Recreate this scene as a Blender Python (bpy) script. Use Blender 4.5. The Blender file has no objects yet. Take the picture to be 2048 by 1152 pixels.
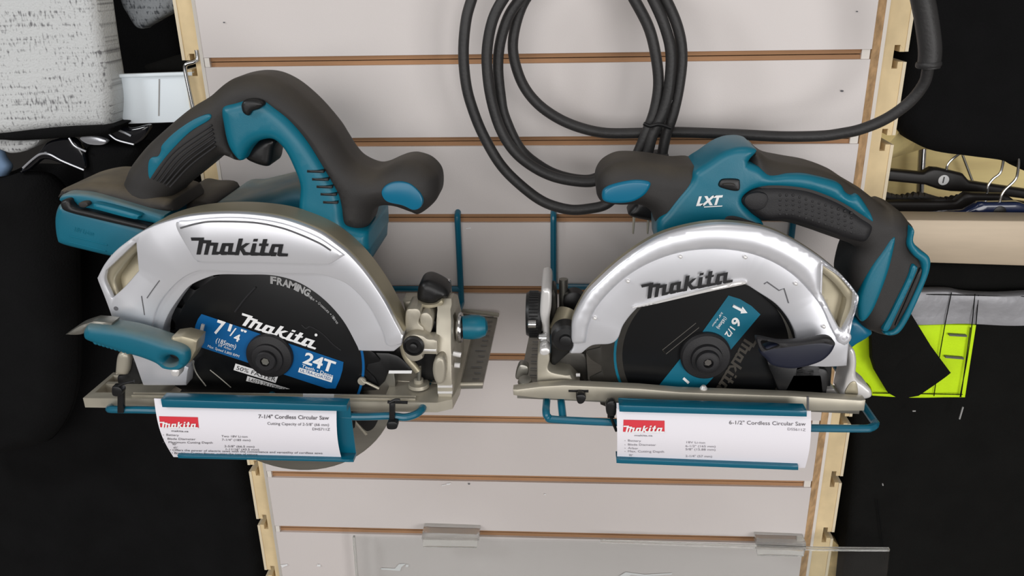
import bpy, math, random
import numpy as np
from mathutils import Vector, Matrix
from mathutils.geometry import delaunay_2d_cdt
random.seed(4)
S = bpy.context.scene
COL = S.collection

# ------------------------------------------------------------------ camera
F, PITCH, YAW, ROLL = 1650.0, 0.379445, -0.066686, -0.020134
CAM = Vector((0.040464, -0.778467, 0.080619))
fw = Vector((math.sin(YAW)*math.cos(PITCH), math.cos(YAW)*math.cos(PITCH), -math.sin(PITCH)))
_r = Vector((math.cos(YAW), -math.sin(YAW), 0)); _u = _r.cross(fw)
RT = _r*math.cos(ROLL) + _u*math.sin(ROLL)
UP = -_r*math.sin(ROLL) + _u*math.cos(ROLL)
cam_d = bpy.data.cameras.new('camera'); cam = bpy.data.objects.new('camera', cam_d); COL.objects.link(cam)
M = Matrix((RT, UP, -fw)).transposed().to_4x4(); M.translation = CAM
cam.matrix_world = M
cam_d.sensor_width = 36; cam_d.lens = F/2048*36; cam_d.clip_start = .01
S.camera = cam

def ray(x, y): return fw*F + RT*(x-1024) + UP*(576-y)
def Q(x, y, Y):                     # point of the vertical plane at depth Y
    d = ray(x, y); return CAM + d*((Y-CAM.y)/d.y)
def H(x, y, Z):                     # point of the horizontal plane at height Z
    d = ray(x, y); return CAM + d*((Z-CAM.z)/d.z)
def V(x, y, X):                     # point of the side plane at X
    d = ray(x, y); return CAM + d*((X-CAM.x)/d.x)

# ------------------------------------------------------------------ materials
def s2l(c):
    return tuple(((v/255)/12.92 if v/255 <= .04045 else ((v/255+.055)/1.055)**2.4) for v in c) + (1,)
def mat(name, rgb, rough=.5, metal=0, noise=0, nscale=40, bump=0, bscale=300, trans=0, ior=1.45, stretch=(1,1,1), dust=0, coat=0, spec=.5):
    m = bpy.data.materials.new(name); m.use_nodes = True
    nt = m.node_tree; b = nt.nodes['Principled BSDF']
    b.inputs['Base Color'].default_value = s2l(rgb); b.inputs['Roughness'].default_value = rough
    b.inputs['Metallic'].default_value = metal; b.inputs['IOR'].default_value = ior
    b.inputs['Specular IOR Level'].default_value = spec
    if trans: b.inputs['Transmission Weight'].default_value = trans
    if coat: b.inputs['Coat Weight'].default_value = coat
    tc = nt.nodes.new('ShaderNodeTexCoord'); mp = nt.nodes.new('ShaderNodeMapping')
    mp.inputs['Scale'].default_value = stretch
    nt.links.new(tc.outputs['Object'], mp.inputs['Vector'])
    src = None
    if noise:
        n = nt.nodes.new('ShaderNodeTexNoise'); n.inputs['Scale'].default_value = nscale; n.inputs['Detail'].default_value = 5
        nt.links.new(mp.outputs[0], n.inputs['Vector'])
        r = nt.nodes.new('ShaderNodeValToRGB'); c = s2l(rgb)
        r.color_ramp.elements[0].position = .3; r.color_ramp.elements[1].position = .7
        r.color_ramp.elements[0].color = tuple(v*(1-noise) for v in c[:3])+(1,)
        r.color_ramp.elements[1].color = tuple(min(1, v*(1+noise)) for v in c[:3])+(1,)
        nt.links.new(n.outputs['Fac'], r.inputs['Fac']); src = r.outputs['Color']
        nt.links.new(src, b.inputs['Base Color'])
    if dust:                         # settled sawdust on upward faces
        g = nt.nodes.new('ShaderNodeNewGeometry'); sx = nt.nodes.new('ShaderNodeSeparateXYZ')
        nt.links.new(g.outputs['Normal'], sx.inputs[0])
        n2 = nt.nodes.new('ShaderNodeTexNoise'); n2.inputs['Scale'].default_value = 35; n2.inputs['Detail'].default_value = 6
        nt.links.new(tc.outputs['Object'], n2.inputs['Vector'])
        mr = nt.nodes.new('ShaderNodeMapRange'); mr.inputs['From Min'].default_value = .25; mr.inputs['From Max'].default_value = 1.0
        mr.inputs['To Max'].default_value = dust*1.7
        nt.links.new(sx.outputs['Z'], mr.inputs['Value'])
        mu = nt.nodes.new('ShaderNodeMath'); mu.operation = 'MULTIPLY'; mu.use_clamp = True
        nt.links.new(mr.outputs[0], mu.inputs[0]); nt.links.new(n2.outputs['Fac'], mu.inputs[1])
        mx = nt.nodes.new('ShaderNodeMix'); mx.data_type = 'RGBA'
        mx.inputs[7].default_value = s2l((168, 152, 122))
        if src: nt.links.new(src, mx.inputs[6])
        else: mx.inputs[6].default_value = s2l(rgb)
        nt.links.new(mu.outputs[0], mx.inputs[0]); nt.links.new(mx.outputs[2], b.inputs['Base Color'])
    if bump:
        nb = nt.nodes.new('ShaderNodeTexNoise'); nb.inputs['Scale'].default_value = bscale; nb.inputs['Detail'].default_value = 3
        nt.links.new(mp.outputs[0], nb.inputs['Vector'])
        bp = nt.nodes.new('ShaderNodeBump'); bp.inputs['Strength'].default_value = bump; bp.inputs['Distance'].default_value = .002
        nt.links.new(nb.outputs['Fac'], bp.inputs['Height']); nt.links.new(bp.outputs[0], b.inputs['Normal'])
    return m

LAM = mat('white_laminate', (212, 205, 202), .42, noise=.025, nscale=6, bump=.05, bscale=900)
LAMED = mat('laminate_edge', (226, 220, 212), .5)
SKIN = mat('side_skin', (222, 208, 180), .6)
MDF = mat('mdf', (166, 126, 92), .85, noise=.16, nscale=60, bump=.2, stretch=(.15, 1, 1))
MDFE = mat('mdf_edge', (196, 160, 118), .85, noise=.3, nscale=90, bump=.3)
PROF = mat('side_panel_edge', (222, 200, 158), .8, noise=.12, nscale=30)
TEAL = mat('teal_plastic', (2, 102, 124), .38, noise=.05, nscale=30, bump=.05, bscale=1500)
TEALD = mat('teal_plastic_dusty', (4, 98, 120), .45, noise=.05, nscale=30, bump=.05, bscale=1500, dust=.42)
TEALB = mat('blue_teal_inlay', (6, 104, 136), .3)
RUB = mat('black_rubber', (42, 40, 39), .62, noise=.1, nscale=50, bump=.12, bscale=1800, dust=.10)
RUBD = mat('black_rubber_dusty', (46, 43, 41), .7, noise=.1, nscale=50, bump=.12, bscale=1800, dust=.32)
RUBK = mat('black_soft_grip', (30, 29, 31), .55, bump=.15, bscale=1500)
BLK = mat('black_plastic', (20, 20, 21), .4)
SIL = mat('silver_guard', (226, 227, 232), .34, metal=.55, noise=.015, nscale=15)
SILR = mat('silver_guard_bright', (222, 220, 218), .3, metal=.35)
OLV = mat('guard_rim_metal', (168, 160, 138), .42, metal=.55, noise=.08, nscale=20)
MAG = mat('cast_magnesium', (178, 172, 157), .42, metal=.45, noise=.08, nscale=40)
STL = mat('brushed_steel', (150, 148, 140), .38, metal=.85, noise=.1, nscale=80, stretch=(.1, 1, 1))
CHR = mat('chrome_wire', (200, 200, 200), .18, metal=1)
LINE = mat('engraving_and_shadow_line', (95, 95, 98), .6)
BLADE = mat('blade_black', (9, 10, 12), .3, noise=.1, nscale=20)
BLADEG = mat('blade_grey_steel', (70, 68, 64), .4, metal=.6, noise=.15, nscale=60)
BLUE = mat('sticker_blue', (0, 88, 146), .4)
BTEAL = mat('sticker_teal', (0, 100, 124), .4)
WHT = mat('white_print', (235, 235, 235), .5)
GRYP = mat('grey_print', (165, 165, 165), .5)
DGRY = mat('faint_print', (62, 58, 52), .4)
INK = mat('black_ink', (14, 14, 18), .5)
INKG = mat('grey_ink', (92, 88, 92), .7)
INKL = mat('pale_grey_ink', (140, 136, 142), .7)
RED = mat('red_print', (212, 45, 58), .55)
PAPER = mat('white_paper', (230, 227, 233), .7)
BRK = mat('teal_painted_wire', (0, 92, 116), .35, coat=.3)
CORD = mat('black_rubber_cord', (44, 43, 43), .5, noise=.25, nscale=25, bump=.15, bscale=400)
FAB = mat('black_fabric', (13, 13, 14), .95, noise=.25, nscale=20, bump=.4, bscale=500, spec=.2)
FAB2 = mat('black_cotton', (11, 11, 12), .95, noise=.2, nscale=30, bump=.4, bscale=700, spec=.2)
FAB3 = mat('black_work_cloth', (15, 15, 14), .9, noise=.2, nscale=25, bump=.4, bscale=900, spec=.2)
HIV = mat('hi_vis_yellow', (205, 245, 6), .7, noise=.06, nscale=40, bump=.2, bscale=600)
REFL = mat('reflective_tape', (158, 158, 162), .45, metal=.2, noise=.12, nscale=25, bump=.3, bscale=120)
ALU = mat('aluminium_rail', (188, 172, 150), .5, metal=.2, noise=.04, nscale=20, stretch=(1, 1, 8))
PLY = mat('pale_plywood', (246, 222, 158), .8, noise=.14, nscale=14, stretch=(.4, 1, 3))
OSB = mat('particle_board', (205, 180, 130), .9, noise=.3, nscale=60, bump=.3)
ACR = mat('clear_acrylic', (250, 252, 252), .04, trans=1, ior=1.2)
_nt = ACR.node_tree; _t = _nt.nodes.new('ShaderNodeBsdfTransparent'); _t.inputs[0].default_value = (.96, .97, .97, 1)
_g = _nt.nodes.new('ShaderNodeBsdfGlossy'); _g.inputs['Roughness'].default_value = .05;
_m = _nt.nodes.new('ShaderNodeMixShader'); _m.inputs[0].default_value = .05; _nt.links.new(_t.outputs[0], _m.inputs[1]); _nt.links.new(_g.outputs[0], _m.inputs[2])
_nt.links.new(_m.outputs[0], _nt.nodes['Material Output'].inputs['Surface'])
CLP = mat('clear_clip', (245, 245, 242), .1, trans=.85, ior=1.3)
WPL = mat('white_plastic', (240, 249, 255), .5)
GLB = mat('glossy_black', (14, 15, 20), .12, coat=.5)
GLN = mat('glossy_navy', (22, 34, 66), .2, coat=.5)
GLC = mat('clear_edge', (190, 192, 198), .15, metal=.5)
NAVY = mat('navy_plastic', (20, 24, 42), .45)
LBL = mat('light_blue_cloth', (128, 156, 190), .7)
WOODB = mat('dark_hanger', (26, 22, 20), .45)

def knit(name, c0, c1, thr):
    m = mat(name, c0, .9, bump=.5, bscale=500, spec=.2); nt = m.node_tree; b = nt.nodes['Principled BSDF']
    tc = nt.nodes.new('ShaderNodeTexCoord')
    mp = nt.nodes.new('ShaderNodeMapping'); mp.inputs['Scale'].default_value = (9, .5, 150)
    nt.links.new(tc.outputs['Object'], mp.inputs[0])
    n = nt.nodes.new('ShaderNodeTexNoise'); n.inputs['Scale'].default_value = 1.6; n.inputs['Detail'].default_value = 2
    nt.links.new(mp.outputs[0], n.inputs['Vector'])
    mp2 = nt.nodes.new('ShaderNodeMapping'); mp2.inputs['Scale'].default_value = (480, .5, 170)
    nt.links.new(tc.outputs['Object'], mp2.inputs[0])
    n2 = nt.nodes.new('ShaderNodeTexNoise'); n2.inputs['Scale'].default_value = 1; n2.inputs['Detail'].default_value = 1
    nt.links.new(mp2.outputs[0], n2.inputs['Vector'])
    ad = nt.nodes.new('ShaderNodeMath'); ad.operation = 'ADD'
    nt.links.new(n.outputs['Fac'], ad.inputs[0]); nt.links.new(n2.outputs['Fac'], ad.inputs[1])
    r = nt.nodes.new('ShaderNodeValToRGB'); r.color_ramp.elements[0].position = thr; r.color_ramp.elements[1].position = thr+.12
    r.color_ramp.elements[0].color = s2l(c0); r.color_ramp.elements[1].color = s2l(c1)
    hf = nt.nodes.new('ShaderNodeMath'); hf.operation = 'MULTIPLY'; hf.inputs[1].default_value = .5
    nt.links.new(ad.outputs[0], hf.inputs[0]); nt.links.new(hf.outputs[0], r.inputs['Fac'])
    nt.links.new(r.outputs['Color'], b.inputs['Base Color'])
    return m
KNIT = knit('white_heather_knit', (206, 208, 208), (120, 120, 122), .53)
KNITG = knit('grey_heather_knit', (150, 155, 160), (70, 74, 80), .50)

# ------------------------------------------------------------------ object helpers
def tag(o, label=None, cat=None, group=None, kind=None):
    for k, v in (('label', label), ('category', cat), ('group', group), ('kind', kind)):
        if v: o[k] = v
    return o
def thing(name, label, cat, loc, group=None):
    o = bpy.data.objects.new(name, None); o.empty_display_size = .02; COL.objects.link(o); o.location = loc
    return tag(o, label, cat, group)
def link(name, vs, fs, m, parent=None, smooth=True, angle=35):
    me = bpy.data.meshes.new(name); me.from_pydata([tuple(v) for v in vs], [], fs); me.validate(); me.update()
    me.materials.append(m)
    if smooth:
        me.shade_smooth(); me.set_sharp_from_angle(angle=math.radians(angle))
    o = bpy.data.objects.new(name, me); COL.objects.link(o)
    if parent:
        o.parent = parent
        if parent.type == 'EMPTY': o.matrix_parent_inverse = Matrix.Translation(-parent.location)
    return o
class MB:                            # collects several shapes into one mesh
    def __init__(s): s.v = []; s.f = []
    def add(s, vf):
        n = len(s.v); s.v += [Vector(p) for p in vf[0]]; s.f += [tuple(i+n for i in f) for f in vf[1]]; return s
    def build(s, name, m, parent=None, **k): return link(name, s.v, s.f, m, parent, **k)

def parts(name, vfs, m, parent, **k):
    return [link(name, vs, fs, m, parent, **k) for vs, fs in vfs]
def band(path, c, w, n0=0, n1=None):   # open band along an outline, w = share of the way to the centre
    P = [p[:2] for p in path]; inn = [(x+(c[0]-x)*w, y+(c[1]-y)*w) for x, y in P]
    f = lambda L: [(L[0][0], L[0][1], 'c')]+list(L[1:-1])+[(L[-1][0], L[-1][1], 'c')]
    return f(P)+f(inn[::-1])
def catmull(pts, closed=True, n=6):
    out = []; N = len(pts); P = [np.array(p[:2] if len(p) != 3 or p[2] == 'c' else p, float) for p in pts]
    cor = [len(p) == 3 and p[2] == 'c' for p in pts]
    for i in range(N if closed else N-1):
        j = (i+1) % N
        p1, p2 = P[i], P[j]
        p0 = P[i-1] if (closed or i > 0) and not cor[i] else 2*p1-p2
        p3 = P[(j+1) % N] if (closed or j < N-1) and not cor[j] else 2*p2-p1
        for k in range(n):
            t = k/n
            out.append(.5*((2*p1)+(-p0+p2)*t+(2*p0-5*p1+4*p2-p3)*t*t+(-p0+3*p1-3*p2+p3)*t**3))
    if not closed: out.append(P[-1])
    return out
def dist(pts, loops):
    best = np.full(len(pts), 1e9)
    for L in loops:
        A = np.array(L); B = np.roll(A, -1, 0); D = B-A; dd = (D*D).sum(1)+1e-18
        for c in range(0, len(pts), 1500):
            p = pts[c:c+1500][:, None, :]
            t = np.clip(((p-A)*D).sum(2)/dd, 0, 1)
            q = A+t[..., None]*D
            d = np.sqrt(((p-q)**2).sum(2)).min(1)
            best[c:c+1500] = np.minimum(best[c:c+1500], d)
    return best
def inside(pts, L):
    A = np.array(L); B = np.roll(A, -1, 0); x = pts[:, 0][:, None]; y = pts[:, 1][:, None]
    c = ((A[:, 1] > y) != (B[:, 1] > y)) & (x < (B[:, 0]-A[:, 0])*(y-A[:, 1])/(B[:, 1]-A[:, 1]+1e-18)+A[:, 0])
    return c.sum(1) % 2 == 1
def area(L):
    A = np.array(L); B = np.roll(A, -1, 0); return .5*(A[:, 0]*B[:, 1]-B[:, 0]*A[:, 1]).sum()
def resample(L, step):
    out = []
    for i in range(len(L)):
        a = np.array(L[i]); b = np.array(L[(i+1) % len(L)]); n = max(1, int(math.ceil(np.linalg.norm(b-a)/step)))
        if np.linalg.norm(b-a) < 1e-7: continue
        for k in range(n): out.append(a+(b-a)*k/n)
    return out
def pillow(loops, T0, T1, r, step=.004, dome=0, domeR=.02, flatback=False, disp=None, rback=None):
    """loops: 2-D outline + holes.  Returns verts (a,b,t) where t runs T0 (front) .. T1 (back), faces."""
    L2 = []
    for k, L in enumerate(loops):
        L = resample([np.array(p, float) for p in L], step)
        if (area(L) < 0) == (k == 0): L = L[::-1]
        L2.append(L)
    pts = []; ed = []
    for L in L2:
        n0 = len(pts); pts += L; ed += [(n0+i, n0+(i+1) % len(L)) for i in range(len(L))]
    ins = []
    nr = 2 if r < .003 else 4 if r < .009 else 6
    for L in L2:
        A = np.array(L); tn = np.roll(A, -1, 0)-np.roll(A, 1, 0); tn /= np.linalg.norm(tn, axis=1)[:, None]+1e-12
        nn = np.stack([-tn[:, 1], tn[:, 0]], 1)
        for k in range(1, nr+1):
            d = r*(1-math.cos(k/nr*math.pi/2)); c = A+nn*d
            ok = (dist(c, L2) > d*.96) & inside(c, L2[0])
            ins += list(c[ok])
    if dome or disp or r > .006:
        A = np.array(L2[0]); mn, mx = A.min(0), A.max(0)
        gx, gy = np.meshgrid(np.arange(mn[0], mx[0], step), np.arange(mn[1], mx[1], step))
        g = np.stack([gx.ravel(), gy.ravel()], 1); g = g[inside(g, L2[0])]
        if len(g): g = g[dist(g, L2) > max(r*1.1, step*.5)]; ins += list(g)
    allp = pts+ins
    res = delaunay_2d_cdt([Vector((float(p[0]), float(p[1]))) for p in allp], ed, [], 0, 1e-7)
    vv = np.array([(v.x, v.y) for v in res[0]]); tri = [tuple(f) for f in res[2]]
    cen = np.array([vv[list(f)].mean(0) for f in tri])
    ok = inside(cen, L2[0])
    for h in L2[1:]: ok &= ~inside(cen, h)
    tri = [t for t, o in zip(tri, ok) if o]
    used = sorted({i for t in tri for i in t}); mp = {u: i for i, u in enumerate(used)}
    vv = vv[used]; tri = [tuple(mp[i] for i in t) for t in tri]
    d = dist(vv, L2); x = np.clip(d/max(r, 1e-6), 0, 1); h = r*np.sqrt(np.clip(1-(1-x)**2, 0, 1))
    if dome: z = np.clip(d/domeR, 0, 1); h = h+dome*np.sqrt(np.clip(1-(1-z)**2, 0, 1))
    fr = T0+r+dome-h
    rb = 0 if flatback else (r if rback is None else rback)
    bk = np.full(len(vv), T1) if flatback else T1-rb+(h if rback is None else np.minimum(h, rb))
    if dome and not flatback: bk = T1-r-dome+h
    if disp:
        dv = np.array([disp(a, b) for a, b in vv]); fr = fr+dv; bk = bk+dv
    n = len(vv)
    # orientation of triangles -> CCW in (a,b)
    tri = [t if ((vv[t[1]][0]-vv[t[0]][0])*(vv[t[2]][1]-vv[t[0]][1])-(vv[t[2]][0]-vv[t[0]][0])*(vv[t[1]][1]-vv[t[0]][1])) > 0 else t[::-1] for t in tri]
    cnt = {}
    for t in tri:
        for a, b in ((t[0], t[1]), (t[1], t[2]), (t[2], t[0])): cnt[(a, b)] = 1
    be = [e for e in cnt if (e[1], e[0]) not in cnt]
    vs = [(a, b, t) for (a, b), t in zip(vv, fr)]+[(a, b, t) for (a, b), t in zip(vv, bk)]
    fs = list(tri)+[tuple(n+i for i in t[::-1]) for t in tri]+[(b, a, a+n, b+n) for a, b in be]
    return vs, fs
def prism_vf(px, Yf, Yb, r=.0015, smooth=True, holes=(), Yt=None, n=6, **k):
    Yt = Yf+r if Yt is None else Yt
    def loop(P):
        P = catmull(P, True, n) if smooth else [p[:2] for p in P]
        return [(q.x, q.z) for q in (Q(p[0], p[1], Yt) for p in P)]
    vs, fs = pillow([loop(px)]+[loop(h) for h in holes], Yf, Yb, r, **k)
    return [Vector((a, t, b)) for a, b, t in vs], fs
def prism(name, px, Yf, Yb, m, parent=None, **k):
    ang = k.pop('angle', 40)
    vs, fs = prism_vf(px, Yf, Yb, **k)
    return link(name, vs, fs, m, parent, angle=ang)
def plan_prism(name, xy, z0, z1, m, parent=None, r=.001, holes=(), **k):   # outline in plan, extruded in height
    vs, fs = pillow([xy]+list(holes), -z1, -z0, r, **k)
    return link(name, [Vector((a, b, -t)) for a, b, t in vs], fs, m, parent)
def side_prism(name, yz, x0, x1, m, parent=None, r=.001, holes=(), **k):   # outline in side view, extruded along X
    vs, fs = pillow([yz]+list(holes), x0, x1, r, **k)
    return link(name, [Vector((t, a, b)) for a, b, t in vs], fs, m, parent)
def box_vf(x0, x1, y0, y1, z0, z1):
    v = [Vector((x, y, z)) for x in (x0, x1) for y in (y0, y1) for z in (z0, z1)]
    return v, [(0, 1, 3, 2), (4, 6, 7, 5), (0, 4, 5, 1), (2, 3, 7, 6), (0, 2, 6, 4), (1, 5, 7, 3)]
def box(name, x0, x1, y0, y1, z0, z1, m, parent=None, r=.001):
    vs, fs = pillow([[(x0, z0), (x1, z0), (x1, z1), (x0, z1)]], y0, y1, r, step=1)
    return link(name, [Vector((a, t, b)) for a, b, t in vs], fs, m, parent)
def tube_vf(pts, rad, seg=12, closed=False, smooth=True, n=8, rads=None):
    P = [Vector(p) for p in pts]
    if smooth and len(P) > 2: P = [Vector(p) for p in catmull([tuple(p) for p in P], closed, n)]
    N = len(P); vs = []; fs = []; up = None
    for i in range(N):
        a = P[i-1] if (closed or i > 0) else P[i]; b = P[(i+1) % N] if (closed or i < N-1) else P[i]
        t = (b-a).normalized()
        if up is None: up = t.orthogonal().normalized()
        up = (up-t*up.dot(t)).normalized(); w = t.cross(up)
        rr = rad if rads is None else float(np.interp(i/(N-1), np.linspace(0, 1, len(rads)), rads))
        for k in range(seg):
            an = 2*math.pi*k/seg; vs.append(P[i]+(up*math.cos(an)+w*math.sin(an))*rr)
    for i in range(N if closed else N-1):
        for k in range(seg):
            j = (i+1) % N; l = (k+1) % seg
            fs.append((i*seg+k, i*seg+l, j*seg+l, j*seg+k))
    if not closed: fs.append(tuple(range(seg))[::-1]); fs.append(tuple((N-1)*seg+k for k in range(seg)))
    return vs, fs
def tube(name, pts, rad, m, parent=None, **k):
    vs, fs = tube_vf(pts, rad, **k); return link(name, vs, fs, m, parent)
def lathe_vf(c, axis, prof, seg=40):  # prof: (radius, distance along axis)
    ax = Vector(axis).normalized(); u = ax.orthogonal().normalized(); w = ax.cross(u); vs = []; fs = []
    for r, t in prof:
        for k in range(seg):
            a = 2*math.pi*k/seg; vs.append(Vector(c)+ax*t+(u*math.cos(a)+w*math.sin(a))*max(r, 1e-5))
    for i in range(len(prof)-1):
        for k in range(seg):
            l = (k+1) % seg; fs.append((i*seg+k, i*seg+l, (i+1)*seg+l, (i+1)*seg+k))
    fs.append(tuple(range(seg))[::-1]); fs.append(tuple((len(prof)-1)*seg+k for k in range(seg)))
    return vs, fs
def lathe(name, c, axis, prof, m, parent=None, seg=40):
    vs, fs = lathe_vf(c, axis, prof, seg); return link(name, vs, fs, m, parent)
def pxline(P, Y, rad, **k): return tube_vf([Q(x, y, Y) for x, y in P], rad, **k)

# lettering ---------------------------------------------------------------
def text_mesh(s, shear=0, bold=0):
    cu = bpy.data.curves.new('t', 'FONT'); cu.body = s; cu.size = 1; cu.shear = shear; cu.offset = bold; cu.resolution_u = 3
    o = bpy.data.objects.new('t', cu); COL.objects.link(o)
    dg = bpy.context.evaluated_depsgraph_get(); me = bpy.data.meshes.new_from_object(o.evaluated_get(dg))
    v = np.array([x.co[:2] for x in me.vertices]); f = [tuple(p.vertices) for p in me.polygons]
    bpy.data.objects.remove(o); bpy.data.meshes.remove(me); bpy.data.curves.remove(cu)
    v[:, 0] -= v[:, 0].min(); v[:, 0] /= v[:, 0].max()
    return v, f                      # width 0..1, height in em (cap ~ .7)
def letter(s, p0, p1, cap, place, shear=0, bold=0, upv=None):
    """text from pixel p0 (baseline start) to p1 (baseline end), cap height in px; place(x,y)->point"""
    v, f = text_mesh(s, shear, bold); p0 = np.array(p0, float); p1 = np.array(p1, float); d = p1-p0
    n = np.array([d[1], -d[0]])/np.linalg.norm(d) if upv is None else np.array(upv, float)
    vs = [place(*(p0+d*a+n*(b/.7)*cap)) for a, b in v]
    return vs, f
LOGO = [[(105,140),(355,142),(345,200),(120,200)],[(270,185),(490,192),(480,250),(275,250)],[(400,232),(620,238),(605,295),(395,292)],
 [(262,180),(350,185),(290,457),(212,457)],[(400,235),(478,240),(424,462),(350,462)],[(540,240),(620,240),(582,405),(640,405),(610,462),(495,462)],
 [(575,405),(680,405),(670,440),(600,462)],[(690,250),(775,250),(727,410),(640,410)],[(640,400),(730,400),(810,410),(780,465),(680,467),(650,440)],
 [(700,245),(905,245),(890,300),(685,300)],[(820,245),(905,245),(872,405),(935,415),(920,465),(790,462)],
 [(1000,160),(1080,160),(1002,470),(925,470)],[(860,410),(950,410),(940,465),(850,460)],
 [(1030,310),(1130,245),(1212,245),(1090,340),(1130,410),(1200,420),(1170,470),(1085,470),(1015,345)],
 [(1280,165),(1360,165),(1345,215),(1265,215)],[(1260,250),(1335,250),(1300,415),(1390,425),(1350,478),(1240,478),(1205,460),(1215,415)],
 [(1130,415),(1250,420),(1240,465),(1130,465)],[(1455,170),(1535,170),(1477,420),(1560,430),(1520,480),(1420,480),(1385,450),(1400,400)],
 [(1385,250),(1560,255),(1545,300),(1375,297)],[(1300,420),(1420,425),(1420,475),(1320,475)],[(1620,265),(1690,265),(1650,425),(1562,425)],
 [(1565,410),(1720,420),(1690,487),(1600,487)],[(1470,425),(1600,430),(1590,480),(1470,478)],[(1630,262),(1835,265),(1820,318),(1615,315)],
 [(1755,265),(1835,265),(1797,432),(1920,440),(1912,490),(1750,490),(1715,470)]]
def logo(A, B, C, place):            # px of the serif tip, of the tail end and of the first foot
    a = np.array([[105,140,1],[1918,440,1],[212,457,1]], float); T = np.linalg.solve(a, np.array([A, B, C], float))
    mb = MB()
    for i, P in enumerate(LOGO):
        q = [Vector((0, -1.2e-5*i, 0))+place(*(np.array([x, y, 1.])@T)) for x, y in P]; mb.add((q, [tuple(range(len(q)))[::-1]]))
    return mb
def decal(P, place, smooth=False, n=6):
    if smooth: P = catmull(P, True, n)
    q = [place(p[0], p[1]) for p in P]; return q, [tuple(range(len(q)))[::-1]]
def on(Y): return lambda x, y: Q(x, y, Y)

# ================================================================== slatwall display
PIT, XL, XR, GAP = .0762, -.2969, .3141, .0088
D0 = thing('slatwall_display', 'tall white slatwall display with brown grooves behind the two saws', 'display wall', (0, .01, -1.499))
def slat_profile(z0, z1, dep, lip, under):
    """outline (t, z): t 0 front face .. dep back, with T slots every pitch; slot k opening z=-k*PIT .. -k*PIT-GAP"""
    pts = [(dep, z0), (0, z0)]
    k = int(math.ceil(-z0/PIT))
    while True:
        zt = -k*PIT; zb = zt-GAP
        if zb-.006 < z1: break
        if zt+.006 < z0:
            pts += [(0, zt), (lip, zt), (lip, zt+under), (lip+.005, zt+under), (lip+.005, zb-under), (lip, zb-under), (lip, zb), (0, zb)]
        k += 1
    pts += [(0, z1), (dep, z1)]
    return pts
ZT, ZB = .30, -1.499
# front panel: laminate skin in slats, core behind
mb = MB(); core = MB()
k = -4
zs = []
while -k*PIT-GAP > ZB:
    zs.append(-k*PIT); k += 1
for a, b in zip(zs, zs[1:]):
    z1, z0 = a-GAP, b               # slat between groove a and groove b
    vs, fs = pillow([[(XL, z0), (XR, z0), (XR, z1), (XL, z1)]], 0, .0042, .0009, step=1, flatback=True)
    mb.add(([Vector((p, t, q)) for p, q, t in vs], fs))
    core.add(box_vf(XL, XR, .0042, .0125, z0-.004, z1+.004))
mb.build('slat_face', LAM, D0, angle=30)
core.add(box_vf(XL+.002, XR-.002, .0125, .017, ZB, ZT))
core.build('slat_core', MDF, D0, smooth=False)
# left cap of the grooves, white
for a in zs[3:12]:
    parts('groove_end_cap', [box_vf(XL+.0005, XL+.0052, .0008, .0094, a-GAP+.0002, a-.0002), box_vf(XR-.008, XR-.0008, .002, .0094, a-GAP+.0002, a-.0002)], LAMED, D0, smooth=False)
# right bevelled raw edge and white corner strip
link('raw_edge', [(XR, .0005, ZB), (XR+.011, .012, ZB), (XR+.011, .02, ZB), (XR, .02, ZB), (XR, .0005, ZT), (XR+.011, .012, ZT), (XR+.011, .02, ZT), (XR, .02, ZT)],
     [(0, 1, 5, 4), (1, 2, 6, 5), (2, 3, 7, 6), (3, 0, 4, 7), (0, 3, 2, 1), (4, 5, 6, 7)], MDFE, D0, smooth=False)
box('corner_strip', XR+.011, XR+.0145, .011, .03, ZB, ZT, LAMED, D0, r=.0006)
link('edge_strip', [(XL, .0005, ZB), (XL-.0065, .008, ZB), (XL-.0065, .02, ZB), (XL, .02, ZB), (XL, .0005, ZT), (XL-.0065, .008, ZT), (XL-.0065, .02, ZT), (XL, .02, ZT)],
     [(4, 5, 1, 0), (5, 6, 2, 1), (6, 7, 3, 2), (7, 4, 0, 3), (1, 2, 3, 0), (7, 6, 5, 4)], LAMED, D0, smooth=False)
# side panels going back, end grain with T slots towards the outside
def side_panel(xo, sgn, dz):
    pr = slat_profile(ZT, ZB, .021, .0045, .006)
    loop = [(xo-sgn*t, z+dz) for t, z in pr]
    vs, fs = pillow([loop], .018, .42, .0004, step=5, flatback=True)
    o = link('side_panel', [Vector((a, t, b)) for a, b, t in vs], fs, PROF, D0, smooth=False)
    mb = MB()
    for a, b in zip(zs, zs[1:]): mb.add(box_vf(min(xo, xo+sgn*.003), max(xo, xo+sgn*.003), .0175, .42, b+dz+.0002, a-GAP+dz-.0002))
    mb.build('side_skin', SKIN, o, smooth=False)
side_panel(XR+.0355, 1, -.0045)
side_panel(XL-.0275+.002, -1, -.004)
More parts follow.
